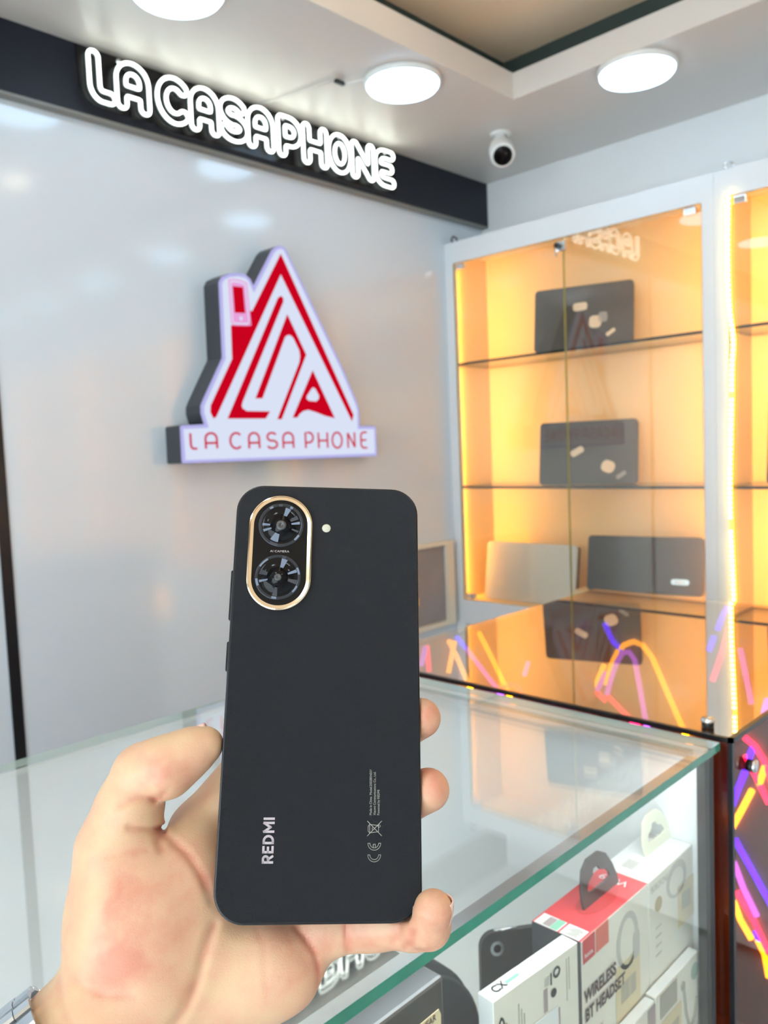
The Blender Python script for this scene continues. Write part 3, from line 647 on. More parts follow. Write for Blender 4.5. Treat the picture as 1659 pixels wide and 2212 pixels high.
# the oval shade printed round the hanger and the hanger itself
G(T).prism([(.066 + .030 * math.cos(a), .022 + .013 * math.sin(a)) for a in np.linspace(0, 2 * math.pi, 28, endpoint=False)], .0002, .0004).obj('oval_print', M['redtab'], hb)
def hanger(x0, x1, y, z, h, m, parent, lean=.25):
    fr = fmap(((x0 + x1) / 2, y, z), (1, 0, 0), (0, lean, 1), (0, -1, lean)); w_ = (x1 - x0) / 2
    O_ = [(-1, 0), (-.3, 0), (.3, 0), (1, 0), (1, .22), (.90, .52), (.68, .84), (.32, 1), (-.32, 1), (-.68, .84), (-.90, .52), (-1, .22)]
    I_ = [(-.60, .30), (-.3, .27), (.3, .27), (.60, .30), (.62, .38), (.50, .50), (.22, .58), (.12, .70), (-.12, .70), (-.22, .58), (-.50, .50), (-.62, .38)]
    out = [(w_ * a, h * b) for a, b in O_]; inn = [(w_ * a, h * b) for a, b in I_]
    o = G(fr).ring(out, inn, -.0012, .0012).obj('hanger_tab', m, parent); soft(o, .0005); return o
hanger(.602, .664, .362, -.4075, .036, M['hang'], hb)
# white earphone box
wb = carton('earphone_box', 'white headphone box with a cream hanger tab and gold seal', (.6800, .7760, .340, .388, -.619, -.407), M['whitetop'], M['white'], M['white'])
F = fr_front(.680, .3398, -.407)
text('box_lettering', 'BOROFONE', .0092, M['inkgrey'], fmap((.6835, .3394, -.4195), (1, 0, 0), (0, 0, 1), (0, -1, 0)), wb, sx=.72)
G(F).lathe([(.0001, .0004), (.0072, .0004), (.0072, .0002)], (.019, -.0285, 0), (0, 0, 1), 28).obj('gold_seal', M['gold'], wb)
for k in range(4): flat('print_line', F, .012, .024, -.051 - .009 * k, -.0495 - .009 * k, M['inkpale'], wb)
flat('cream_label', F, .060, .096, -.072, -.030, M['creamlabel'], wb); barcode(F, .068, .088, -.058, -.040, M['inkgrey'], wb)
g = G(F); g.ring([(.058 + .022 * math.cos(a), -.020 + .018 * math.sin(a)) for a in np.linspace(0, 2 * math.pi, 24, endpoint=False)], [(.058 + .016 * math.cos(a), -.022 + .013 * math.sin(a)) for a in np.linspace(0, 2 * math.pi, 24, endpoint=False)], .0002, .0004)
g.obj('printed_headset', M['inkpale'], wb)
T = fmap((.680, .340, -.407), (1, 0, 0), (0, 1, 0), (0, 0, 1))
for (a, b, c, d) in ((.012, .030, .022, .034), (.082, .092, .030, .044)):
    for k in range(5): flat('label_print', T, a + (b - a) * k / 5, a + (b - a) * (k + .6) / 5, c, d, M['inkpale'], wb)
hanger(.722, .784 - .004, .364, -.4075, .034, M['hangcream'], wb)
# slim white box, turned a little, in front
A = Vector((.094, -.0078, 0)).normalized(); B = Vector((-A.y, A.x, 0)); tilt = .02
sb = thing('slim_box', 'slim white box with black C X lettering on its top edge beside the front glass', 'box', (.48, .334, -.62))
FR = fmap((.430, .3318, -.385), A, B, (0, 0, 1))
o = G(FR).box(0, .0985, 0, .0145, -.234, 0, side=[2, 0, 1, 2, 2, 2]).obj('carton', M['white'], sb, mats=[M['whitetop'], M['white'], M['whitetop']]); soft(o, .0006)
TP = fmap(Vector((.430, .3318, -.3848)), A, B, (0, 0, 1)); FT = fmap(Vector((.430, .3318, -.385)) - B * .0003, A, (0, 0, 1), -B)
text('top_lettering', 'CX', .0095, M['inkblack'], lambda p: TP((.008 + p[0], .0045 + p[1], .0004)), sb, bold=.0002)
flat('mint_print', TP, .022, .036, .006, .0085, M['mint'], sb)
text('top_lettering', 'Your own voice', .0050, M['inkpale'], lambda p: TP((.050 + p[0], .0050 + p[1], .0003)), sb)
text('top_lettering', 'Tm', .0060, M['inkgrey'], lambda p: TP((.086 + p[0], .0050 + p[1], .0003)), sb)
text('side_lettering', 'GROUP', .0080, M['inkgrey'], lambda p: FT((.016 - p[1], -.030 + p[0] - .018, .0004)), sb)
G(FT).ring([(.0075 + .0035 * math.cos(a), -.024 + .009 * math.sin(a)) for a in np.linspace(0, 2 * math.pi, 20, endpoint=False)], [(.0075 + .0022 * math.cos(a), -.024 + .007 * math.sin(a)) for a in np.linspace(0, 2 * math.pi, 20, endpoint=False)], .0002, .0005).obj('round_mark', M['inkblack'], sb)
for k in range(3): flat('print_line', FT, .026 + .003 * k, .0268 + .003 * k, -.055, -.014 - .005 * k, M['inkgrey'], sb)
for k in range(2): flat('print_line', FT, .083 + .003 * k, .0836 + .003 * k, -.040 + .008 * k, -.006, M['inkgrey'], sb)
lbx = flat('grey_label', FT, .048, .074, -.060, -.040, M['mauve'], sb); flat('white_label', FT, .040, .0715, -.062, -.038, M['whitetop'], sb, .0008); barcode(FT, .042, .066, -.052, -.0455, M['inkblack'], sb, 20)
G(FT).ring([(.071 + .0045 * math.cos(a), -.011 + .0045 * math.sin(a)) for a in np.linspace(0, 2 * math.pi, 9, endpoint=False)], [(.071 + .0028 * math.cos(a), -.011 + .0028 * math.sin(a)) for a in np.linspace(0, 2 * math.pi, 9, endpoint=False)], .0002, .0005).obj('recycling_mark', M['inkblack'], sb)
flat('print_line', FT, .0635, .0650, -.018, -.009, M['inkblack'], sb); flat('print_block', FT, .055, .0595, -.036, -.018, M['mauve'], sb)
G(FT).lathe([(.0001, .0004), (.0034, .0004), (.0034, .0002)], (.067, -.0255, 0), (0, 0, 1), 14).obj('round_mark', M['inkblack'], sb)
flat('print_line', FT, .0565, .0615, -.0165, -.010, M['inkpale'], sb)
# two low boxes in the lower row
la = carton('small_box', 'small white box with a grey band, low in front', (.600, .6660, .3285, .3385, -.619, -.5085), M['whitetop'], M['white'], M['boxgrey'])
F = fr_front(.600, .3283, -.5085); flat('grey_band', F, .051, .0655, -.10, -.002, M['mauve'], la); flat('mint_label', F, .034, .046, -.05, -.018, M['mint'], la)
lb2 = carton('small_box', 'small white box with a green seal and grey picture, low in front', (.6675, .7600, .3285, .3385, -.619, -.5065), M['whitetop'], M['white'], M['white'])
F = fr_front(.6675, .3283, -.5065); flat('grey_picture', F, .008, .043, -.026, -.003, M['inkgrey'], lb2); flat('cream_label', F, .010, .052, -.085, -.030, M['creamlabel'], lb2); barcode(F, .024, .046, -.058, -.042, M['inkgrey'], lb2)
G(F).lathe([(.0001, .0004), (.0085, .0004), (.0085, .0002)], (.083, -.016, 0), (0, 0, 1), 26).obj('sage_seal', M['sage'], lb2)
G(F).tube([(.056, -.020, .001), (.058, -.03, .001), (.062, -.05, .001), (.070, -.07, .001), (.080, -.06, .001), (.086, -.045, .001)], .0012, 6).obj('printed_cable', M['inkgrey'], lb2, True)
G(F).lathe([(.0001, .0014), (.004, .001), (.0045, .0003)], (.056, -.018, 0), (0, 0, 1), 14).obj('printed_earbud', M['inkgrey'], lb2)
# charcoal gadget box
gb = carton('gadget_box', 'charcoal box with a cream corner label at the bottom of the photo below the pinky', (.235, .380, .333, .425, -.619, -.340), M['boxgrey'], M['boxblack'], M['boxblack'], bev=.0025)
F = fr_front(.235, .3328, -.340)
lpoly = [(.100, -.060), (.104, -.036), (.118, -.0200), (.1385, -.0195), (.1405, -.024), (.1395, -.060)]
G(F).prism(lpoly, .0001, .0004).obj('cream_label', M['creamlabel'], gb)
text('label_lettering', 'WEAR', .0062, M['ink'], fmap((.3545, .3322, -.3655), (1, 0, 0.05), (0, 0, 1), (0, -1, 0)), gb, bold=.0001, sx=.9)
text('label_lettering', 'SMART', .0050, M['inkgrey'], fmap((.3560, .3322, -.3730), (1, 0, 0), (0, 0, 1), (0, -1, 0)), gb)
# round speaker and boxed handset behind
G().lathe([(.001, -.022), (.060, -.022), (.082, -.018), (.090, -.008), (.090, .008), (.082, .018), (.060, .022), (.001, .022)], (.468, .470, -.5295), (0.1, 1, 0), 56).obj('round_speaker', mat('speaker_fabric', (.045, .048, .055), .7, noise=(900, .3), bump=(2500, .4)), None, True)
rs = bpy.data.objects['round_speaker']; tag(rs, 'large dark grey round speaker standing behind the charcoal box', 'speaker')
G().lathe([(.082, .0225), (.086, .0205), (.084, .019)], (.468, .470, -.5295), (-0.1, -1, 0), 56).obj('trim_ring', M['boxgrey'], rs, True)
a_ = Vector((.80, -.60, 0)); b_ = Vector((.18, .14, .97)).normalized(); c_ = a_.cross(b_).normalized()
if c_.dot(Vector((-1, -1, 0))) < 0: c_ = -c_
hs = thing('spare_phone', 'black phone with one round lens standing between the speaker and the red-topped box', 'phone', (.57, .43, -.62))
FRP = fmap(Vector((.592, .440, -.452)) - b_ * .165, a_, b_, c_)
o = G(FRP).prism(rrect(.072, .160, .014, 6, .012, .085), -.009, 0).obj('body', M['boxblack'], hs); soft(o, .002)
G(FRP).ring([(-.0085 + .0065 * math.cos(a), .151 + .0065 * math.sin(a)) for a in np.linspace(0, 2 * math.pi, 24, endpoint=False)], [(-.0085 + .0036 * math.cos(a), .151 + .0036 * math.sin(a)) for a in np.linspace(0, 2 * math.pi, 24, endpoint=False)], 0, .0015).obj('lens_ring', M['steel'], hs)
G(FRP).lathe([(.0001, .0009), (.0034, .0007), (.0034, 0)], (-.0085, .151, 0), (0, 0, 1), 20).obj('lens', M['lensglass'], hs)
G(FRP).tube([(-.010, .1655, -.003), (.012, .1655, -.003)], .0016, 8).obj('side_key', M['chrome'], hs, True)

# ------------------------------------------------------------------ the phone in the hand
PC = Vector((0.210375425462344, 0.24244600647619916, -0.09316778740102288))
PU = Vector((0.7458271044972413, -0.6621935039839985, -0.07239954059699058)); PV = Vector((0.2991372922665289, 0.23582746401123567, 0.9246092621175058)); PN = Vector((-0.5951964470430836, -0.7112560512919546, 0.3739732863826855))
mmf = lambda p: PC + PU * (p[0] * .001) + PV * (p[1] * .001) + PN * (p[2] * .001)
ph = thing('smartphone', 'black smartphone held upright with its matte back and oval gold camera island showing', 'phone', tuple(mmf((0, -85, -4))))
def slab(w_, h_, r, z0, z1, ch, n=10, cx=0, cy=0):
    """rounded plate with softened rims"""
    rings = [(z0, ch), (z0 + ch * .3, ch * .3), (z0 + ch, 0), (z1 - ch, 0), (z1 - ch * .3, ch * .3), (z1, ch)]
    vs = []; N_ = 4 * (n + 1)
    for (z, i_) in rings: vs += [(x, y, z) for (x, y) in rrect(w_ - 2 * i_, h_ - 2 * i_, max(r - i_, .2), n, cx, cy)]
    fs = [(k * N_ + i, k * N_ + (i + 1) % N_, (k + 1) * N_ + (i + 1) % N_, (k + 1) * N_ + i) for k in range(len(rings) - 1) for i in range(N_)]
    fs += [tuple(range(N_))[::-1], tuple((len(rings) - 1) * N_ + i for i in range(N_))]
    return vs, fs
g = G(mmf); g.add(*slab(77.8, 171.7, 11.5, -8.26, -.55, .9)); g.obj('side_frame', M['phoneframe'], ph, False)
bp_ = slab(76.2, 170.1, 10.7, -1.2, 0, .35)
g = G(mmf); g.add(*bp_); back = g.obj('back_cover', M['phone'], ph)
g = G(mmf); g.add(*slab(74.0, 168.0, 9.5, -8.5, -8.2, .1)); g.obj('display', M['island'], ph)
for (v0, v1) in ((27.3, 48.5), (6.5, 18.6)):
    g = G(mmf); g.add(*slab(1.5, v1 - v0, .7, -5.4, -3.2, .3, 4, -39.1, (v0 + v1) / 2)); g.obj('side_button', M['phoneframe'], ph)
# camera island: outer gold bezel, stepped, and black glass
cxm, cym, wI, hI = -19.75, 55.8, 27.0, 50.0
def stad(w_, h_, z, n=24): return [(x, y, z) for (x, y) in rrect(w_, h_, w_ / 2 - .01, n, cxm, cym)]
def bands(rings, name, m, parent, smooth=True, caps=False):
    n = len(rings[0]); vs = [p for r in rings for p in r]
    fs = [(k * n + i, k * n + (i + 1) % n, (k + 1) * n + (i + 1) % n, (k + 1) * n + i) for k in range(len(rings) - 1) for i in range(n)]
    if caps: fs.append(tuple((len(rings) - 1) * n + i for i in range(n)))
    g = G(mmf); g.add(vs, fs); return g.obj(name, m, parent, smooth)
bez = bands([stad(wI, hI, -.1), stad(wI, hI, .75), stad(wI - .5, hI - .5, 1.25), stad(wI - 1.5, hI - 1.5, 1.45)], 'gold_bezel', M['goldmetal'], ph, False)
bands([stad(wI - 1.5, hI - 1.5, 1.45), stad(wI - 1.7, hI - 1.7, 1.3), stad(wI - 4.6, hI - 4.6, 1.15)], 'inner_bevel', M['goldmetal'], bez, False)
isl = bands([stad(wI - 4.4, hI - 4.4, .5), stad(wI - 4.4, hI - 4.4, 1.25)], 'camera_glass', M['island'], ph, False, True)
def lens_unit(cx, cy, R, hub, bright):
    circ = lambda r, z, n=40, a0=0: [(cx + r * math.cos(2 * math.pi * k / n + a0), cy + r * math.sin(2 * math.pi * k / n + a0), z) for k in range(n)]
    n = 40
    lu = bands([circ(R, 1.25), circ(R, 1.55), circ(R - .35, 1.62), circ(R - 1.3, 1.50)], 'lens_ring', mat('dark_lens_ring', (.03, .035, .045), .18, metal=.6), ph, True)
    bands([circ(R - 1.3, 1.50), circ(R * .42, 1.30), circ(R * .42, 1.32)], 'lens_dish', M['lensglass'], lu, True, True)
    bands([circ(hub, 1.34), circ(hub, 1.46), circ(hub * .35, 1.48), circ(hub * .35, 1.42)], 'lens_hub', M['lensgrey'], lu, True, True)
    def sector(a0, a1, r0, r1, m, z=1.52):
        k = 6; vs = [(cx + r * math.cos(math.radians(a0 + (a1 - a0) * i / k)), cy + r * math.sin(math.radians(a0 + (a1 - a0) * i / k)), z + (.10 if r > R * .6 else -.06)) for r in (r0, r1) for i in range(k + 1)]
        fs = [(i, i + 1, k + 2 + i, k + 1 + i) for i in range(k)]; g = G(mmf); g.add(vs, fs); g.obj('facet', m, lu)
    for (a0, a1, r0, r1, b) in bright: sector(a0, a1, R * r0, R * r1, M['facet'] if b else M['facetdim'])
lens_unit(-19.6, 67.4, 9.6, 2.1, [(60, 78, .45, .82, 1), (3, 12, .45, .82, 1), (20, 34, .45, .80, 0), (175, 184, .48, .82, 1), (195, 204, .45, .82, 1), (235, 262, .42, .80, 1), (58, 66, .85, .96, 1), (88, 98, .85, .96, 0), (115, 125, .86, .95, 1), (-25, -18, .5, .82, 0), (-48, -30, .86, .95, 1), (240, 262, .86, .95, 0)])
lens_unit(-20.1, 44.8, 9.6, 1.5, [(62, 80, .45, .85, 1), (15, 25, .45, .85, 1), (8, 28, .87, .96, 1), (70, 80, .86, .97, 0), (120, 150, .87, .95, 1), (190, 198, .45, .82, 1), (185, 205, .87, .97, 1), (-22, -8, .45, .85, 0), (155, 172, .48, .82, 0), (255, 270, .45, .85, 0), (-45, -25, .87, .95, 1), (255, 268, .87, .96, 1)])
frm = lambda u0, v0, z: (lambda p: mmf((u0 + p[0], v0 + p[1], z + p[2])))
text('island_lettering', 'AI CAMERA', 1.28, M['print'], frm(-19.8, 55.5, 1.28), isl, depth=.02, sx=1.22, align='CENTER')
fl = G(mmf); fl.lathe([(.01, .15), (1.7, .12), (1.9, .0)], (-.5, 66.9, 0), (0, 0, 1), 28); fb = G(mmf).lathe([(2.25, -.1), (2.25, .10), (1.9, .12), (1.9, 0)], (-.5, 66.9, 0), (0, 0, 1), 28).obj('flash_ring', M['phoneframe'], ph, True)
fl.obj('flash_lens', M['flash'], fb, True)
# printing on the back, read with the phone turned a quarter
rot = lambda u0, v0: (lambda p: mmf((u0 - p[1], v0 + p[0], .06)))
# wordmark letters from thick strokes: a along the phone, b across
def strokes(name, polys, r, a0, b0, m):
    g = G(lambda p: mmf((b0 - p[1], a0 + p[0], .06)))
    for pl in polys:
        for (p, q) in zip(pl[:-1], pl[1:]):
            p, q = Vector(p), Vector(q); d = q - p
            if d.length < 1e-6: continue
            d.normalize(); n_ = Vector((-d.y, d.x)) * r; e_ = d * (r * .98 if len(pl) < 8 else .05)
            g.add([(*(p - e_ + n_), 0), (*(p - e_ - n_), 0), (*(q + e_ - n_), 0), (*(q + e_ + n_), 0)], [(0, 1, 2, 3)])
    return g.obj(name, m, back)
ar = lambda cx, cy, r, a0, a1: [(cx + r * math.cos(math.radians(a0 + (a1 - a0) * k / 12)), cy + r * math.sin(math.radians(a0 + (a1 - a0) * k / 12))) for k in range(13)]
hh = 3.4
for (x, pls) in ((0, [[(0, 0), (0, hh)], [(0, hh), (1.15, hh)], ar(1.15, hh - .95, .95, 90, -90), [(0, hh - 1.9), (1.2, hh - 1.9)], [(1.1, hh - 1.9), (2.05, 0)]]),
                 (3.55, [[(0, 0), (0, hh)], [(0, hh), (1.75, hh)], [(0, hh / 2), (1.55, hh / 2)], [(0, 0), (1.75, 0)]]),
                 (6.75, [[(0, 0), (0, hh)], [(0, hh), (.75, hh)], ar(.75, hh / 2, hh / 2, 90, -90), [(0, 0), (.75, 0)]]),
                 (10.75, [[(0, 0), (0, hh)], [(0.05, hh), (1.55, 1.1)], [(1.55, 1.1), (3.05, hh)], [(3.1, hh), (3.1, 0)]]),
                 (15.35, [[(0, 0), (0, hh)]])):
    strokes('wordmark_letter', pls, .43, -64.4 + x, -17.8, M['print'])
text('rating_text', 'Made in China  Model:25028RN03Y', 1.28, M['printdim'], rot(19.55, -47.9), back, sx=.90)
text('rating_text', 'Xiaomi Communications Co., Ltd.', 1.28, M['printdim'], rot(21.05, -47.9), back, sx=.90)
text('rating_text', 'Powered by REDMI', 1.28, M['printdim'], rot(22.55, -47.9), back, sx=.90)
def line(pts, name, r=.10, closed=False):
    g = G(lambda p: mmf((p[0], p[1], .05 + p[2] * .0))); n = len(pts)
    rng = range(n if closed else n - 1)
    for i in rng:
        a, b = Vector(pts[i]), Vector(pts[(i + 1) % n]); d = (b - a)
        if d.length < 1e-6: continue
        d.normalize(); q = Vector((-d.y, d.x)) * r; a = a - d * r * .6; b = b + d * r * .6
        g.add([(*(a + q), 0), (*(a - q), 0), (*(b - q), 0), (*(b + q), 0)], [(0, 1, 2, 3)])
    return g.obj(name, M['printdim'], back)
def arcp(cx, cy, r, a0, a1, n=18): return [(cx + r * math.cos(math.radians(a0 + (a1 - a0) * k / n)), cy + r * math.sin(math.radians(a0 + (a1 - a0) * k / n))) for k in range(n + 1)]
# C and E: open towards the top of the phone
for (vy, e) in ((-62.0, 0), (-57.9, 1)):
    line(arcp(20.6, vy, 2.45, 180, 360) + [(22.25, vy)] + arcp(20.6, vy, 1.65, 360, 180)[0:] + [(18.15, vy)], 'conformity_mark', .09)
    if e: line([(20.2, vy - 1.55), (20.2, vy - .35), (21.0, vy - .35), (21.0, vy - 1.55)], 'conformity_mark', .09)
line([(17.9, -55.3), (23.4, -50.0)], 'waste_bin_mark', .10); line([(17.9, -50.0), (23.4, -55.3)], 'waste_bin_mark', .10)
line([(18.8, -51.2), (22.2, -51.6), (22.2, -53.8), (18.8, -54.2)], 'waste_bin_mark', .09, True); line([(18.8, -51.2), (18.2, -51.8), (18.2, -53.6), (18.8, -54.2)], 'waste_bin_mark', .08)
line(arcp(22.4, -51.8, .45, 0, 360, 14), 'waste_bin_mark', .09); line([(19.8, -52.3), (19.8, -53.1)], 'waste_bin_mark', .08)
#HAND#
# ------------------------------------------------------------------ the hand: one smooth surface from blended tapered limbs
# coordinates in millimetres in the phone's frame (right, up, out of the phone's back)
def rcone(X, Y, Z, a, b, ra, rb):
    a = np.array(a, np.float32); b = np.array(b, np.float32); d = b - a; L = float(d @ d) + 1e-9
    px, py, pz = X - a[0], Y - a[1], Z - a[2]
    t_ = np.clip((px * d[0] + py * d[1] + pz * d[2]) / L, 0, 1)
    return np.sqrt((px - t_ * d[0]) ** 2 + (py - t_ * d[1]) ** 2 + (pz - t_ * d[2]) ** 2) - (ra + (rb - ra) * t_)
def ell(X, Y, Z, c, r, ang=0):
    ca, sa = math.cos(ang), math.sin(ang); x, y, z = X - c[0], Y - c[1], Z - c[2]
    x, y = x * ca + y * sa, -x * sa + y * ca
    k0 = np.sqrt((x / r[0]) ** 2 + (y / r[1]) ** 2 + (z / r[2]) ** 2); k1 = np.sqrt((x / r[0] ** 2) ** 2 + (y / r[1] ** 2) ** 2 + (z / r[2] ** 2) ** 2)
    return k0 * (k0 - 1) / (k1 + 1e-6)
def smin(a, b, k):
    h = np.clip(.5 + .5 * (b - a) / k, 0, 1); return b + (a - b) * h - k * h * (1 - h)
def chain(X, Y, Z, pts, k=4):
    d = None
    for i in range(len(pts) - 1):
        e = rcone(X, Y, Z, pts[i][:3], pts[i + 1][:3], pts[i][3], pts[i + 1][3]); d = e if d is None else smin(d, e, k)
    return d
THUMB = [(-45.4, -21.6, -5, 6.4), (-51, -24.5, -5, 8.6), (-60, -30.0, -5, 11.0), (-69.5, -32.0, -8, 11.4)]
THUMB2 = [(-71, -34.5, -9, 11.2), (-74.5, -46, -11, 12.0), (-79, -60, -14, 13.6), (-73, -84, -16, 16)]
INDEX = [(-56, -104, -30, 14), (-48, -56, -31, 13.5), (-24, -22, -31, 10), (2, 2, -23, 8.6), (14, 12, -18, 7.6)]
MIDDLE = [(-45, -110, -29, 14), (-28, -48, -33, 13), (8, -26, -33, 9.5), (31, -14.8, -17.5, 9.2), (40.3, -10.8, -9.8, 8.2)]
RING = [(-34, -112, -29, 14), (-10, -58, -33, 13), (14, -50, -31, 9.8), (31, -43.5, -17.5, 9.9), (42.8, -38.8, -9.5, 8.6)]
PINKY = [(-14, -104, -29, 13), (2, -90, -25, 11.5), (22, -88, -21, 10.2), (37, -88.3, -13, 8.6), (41.4, -87.2, -5, 7.9), (42.4, -80.6, 2.6, 7.2)]
ARM = [(-64, -108, -21, 25), (-80, -127, -19, 26), (-106, -148, -13, 26), (-150, -182, -2, 28)]
CREASES = [   # (u,v) polylines, depth, width
 ([(-63.5, -42.5), (-66, -41.5), (-70, -42), (-75, -44)], .9, 1.0),
 ([(-59, -40), (-61, -41.5), (-64, -42)], .9, 1.0),
 ([(-61, -53.5), (-66, -52.5), (-71, -52)], 1.3, 1.3), ([(-61.5, -53), (-61.5, -57), (-60, -60)], 1.0, 1.3),
 ([(-62.5, -54), (-57, -57), (-50, -62), (-44, -70), (-40, -78)], .8, 1.3),
 ([(-39, -87), (-41, -94), (-42.5, -102), (-46, -112), (-52, -120)], 1.1, 2.0),
 ([(-9, -88), (-5, -92), (-1, -97), (1, -104), (1, -112)], 1.0, .9),
 ([(10.5, -85), (11, -92), (12, -99), (11, -104)], .9, .8),
 ([(-24, -87), (-20.5, -93), (-19, -100), (-18, -110)], .35, .8),
 ([(-90, -100), (-82, -104), (-74, -106.5), (-64, -107)], .5, 1.0),
 ([(-93, -103), (-88, -110), (-80, -118)], .5, 1.0),
 ([(28, -93), (30, -90), (31, -87)], .5, .7), ([(33, -95), (34.5, -92.5), (35, -88)], .8, .8),
 ([(36, -95.5), (40, -95), (45, -92.5)], .5, .8),
 ([(-78, -62), (-70, -60), (-64, -60)], .3, 1.0), ([(-85, -54), (-80, -50.5), (-74, -48.5)], .25, .8)]
def seg2(U_, V_, pts):
    D = None
    for (a, b) in zip(pts[:-1], pts[1:]):
        dx, dy = b[0] - a[0], b[1] - a[1]; L = dx * dx + dy * dy + 1e-9
        t_ = np.clip(((U_ - a[0]) * dx + (V_ - a[1]) * dy) / L, 0, 1); e = (U_ - a[0] - t_ * dx) ** 2 + (V_ - a[1] - t_ * dy) ** 2
        D = e if D is None else np.minimum(D, e)
    return D
def hand_sdf(X, Y, Z):
    d = chain(X, Y, Z, THUMB2, 6)
    d = smin(d, chain(X, Y, Z, ARM, 8), 10)
    palm = ell(X, Y, Z, (-68.5, -86, -15), (27, 33, 19), .06)                 # thenar
    palm = smin(palm, ell(X, Y, Z, (-20, -103, -22), (22.5, 19, 15.5), -.25), 7)   # hypothenar
    palm = smin(palm, ell(X, Y, Z, (-46, -112, -24), (34, 17, 19), 0), 8)
    d = smin(d, palm, 8)
    for k, f in enumerate((INDEX, MIDDLE, RING, PINKY)): d = smin(d, chain(X, Y, Z, f, 4), 3.5 if k < 3 else 5)
    d = smin(d, ell(X, Y, Z, (-30, -80, -30), (34, 30, 12), 0), 6)
    d = smin(d, ell(X, Y, Z, (-47, -72, -19), (13, 22, 13), .35), 8)
    d = smin(d, ell(X, Y, Z, (-44, -97, -19), (16, 14, 13), 0), 8)
    d = smin(d, chain(X, Y, Z, THUMB, 5), 2.4)
    d = smin(d, ell(X, Y, Z, (-59.5, -35.0, -3.0), (8.5, 6.8, 8.0), .45), 2.5)        # thumb pad
    return d
def hand_mesh():
    h = 1.1; u0, u1, v0, v1, w0, w1 = -142, 58, -200, 26, -58, 42
    xs = np.arange(u0, u1, h, dtype=np.float32); ys = np.arange(v0, v1, h, dtype=np.float32); zs = np.arange(w0, w1, h, dtype=np.float32)
    X, Y, Z = xs[:, None, None], ys[None, :, None], zs[None, None, :]
    d = hand_sdf(X, Y, Z)
    # creases only on the side that faces outwards
    for pts, dep, wd_ in CREASES:
        e = seg2(xs[:, None], ys[None, :], pts); d = d + (dep * np.exp(-e / (wd_ * wd_)))[:, :, None] * np.clip((Z + 24) / 10, 0, 1)
    # the phone presses the skin flat: stay outside the phone body
    qx, qy, qz = np.abs(X) - (38.9 - 9), np.abs(Y) - (85.85 - 9), np.abs(Z + 4.13) - 4.13
    q2 = np.sqrt(np.maximum(qx, 0) ** 2 + np.maximum(qy, 0) ** 2) + np.minimum(np.maximum(qx, qy), 0) - 9
    bx = np.maximum(q2, qz) ; d = np.maximum(d, .25 - bx)
    S = d < 0
    c = S[:-1, :-1, :-1].astype(np.int8)
    for (i, j, k) in ((1, 0, 0), (0, 1, 0), (0, 0, 1), (1, 1, 0), (1, 0, 1), (0, 1, 1), (1, 1, 1)):
        c = c + S[i:S.shape[0] - 1 + i, j:S.shape[1] - 1 + j, k:S.shape[2] - 1 + k]
    act = (c > 0) & (c < 8); I, J, K = np.nonzero(act); idx = -np.ones(act.shape, np.int64); idx[I, J, K] = np.arange(len(I))
    acc = np.zeros((len(I), 3)); cnt = np.zeros(len(I))
    corners = [(0, 0, 0), (1, 0, 0), (0, 1, 0), (1, 1, 0), (0, 0, 1), (1, 0, 1), (0, 1, 1), (1, 1, 1)]
    for a in range(8):
        for b in range(a + 1, 8):
            A_, B_ = corners[a], corners[b]
            if sum(abs(A_[q] - B_[q]) for q in range(3)) != 1: continue
            da = d[I + A_[0], J + A_[1], K + A_[2]]; db = d[I + B_[0], J + B_[1], K + B_[2]]; m_ = (da < 0) != (db < 0)
            t_ = np.where(m_, da / (da - db + 1e-12), 0)
            for q in range(3): acc[:, q] += np.where(m_, A_[q] + t_ * (B_[q] - A_[q]), 0)
            cnt += m_
    P = acc / cnt[:, None]; P = np.stack([u0 + h * (I + P[:, 0]), v0 + h * (J + P[:, 1]), w0 + h * (K + P[:, 2])], 1)
    F = []
    for ax in range(3):
        a1_, a2_ = [(1, 2), (2, 0), (0, 1)][ax]
        sl0 = [slice(1, -1)] * 3; sl1 = [slice(1, -1)] * 3; sl0[ax] = slice(0, -1); sl1[ax] = slice(1, None)
        s0, s1 = S[tuple(sl0)], S[tuple(sl1)]
        for flip in (0, 1):
            m_ = (s0 & ~s1) if flip == 0 else (~s0 & s1)
            q = np.stack(np.nonzero(m_), 1); off = np.ones(3, int); off[ax] = 0; q = q + off
            def vid(e1, e2):
                r = q.copy(); r[:, a1_] -= e1; r[:, a2_] -= e2; return idx[r[:, 0], r[:, 1], r[:, 2]]
            qd = np.stack([vid(1, 1), vid(0, 1), vid(0, 0), vid(1, 0)], 1)
            F.append(qd if flip == 0 else qd[:, ::-1])
    F = np.concatenate(F); F = F[(F >= 0).all(1)]
    return P, F
HP, HF = hand_mesh()
person = thing('person', 'left hand and wrist of a person holding the black phone upright', 'person', tuple(mmf((-60, -118, -20))))
PW = np.array(PC) + (HP * .001) @ np.array([PU, PV, PN])
hand = link('hand', PW.tolist(), HF.tolist(), None, person, True, [mat('skin', (.80, .56, .42), .48)])
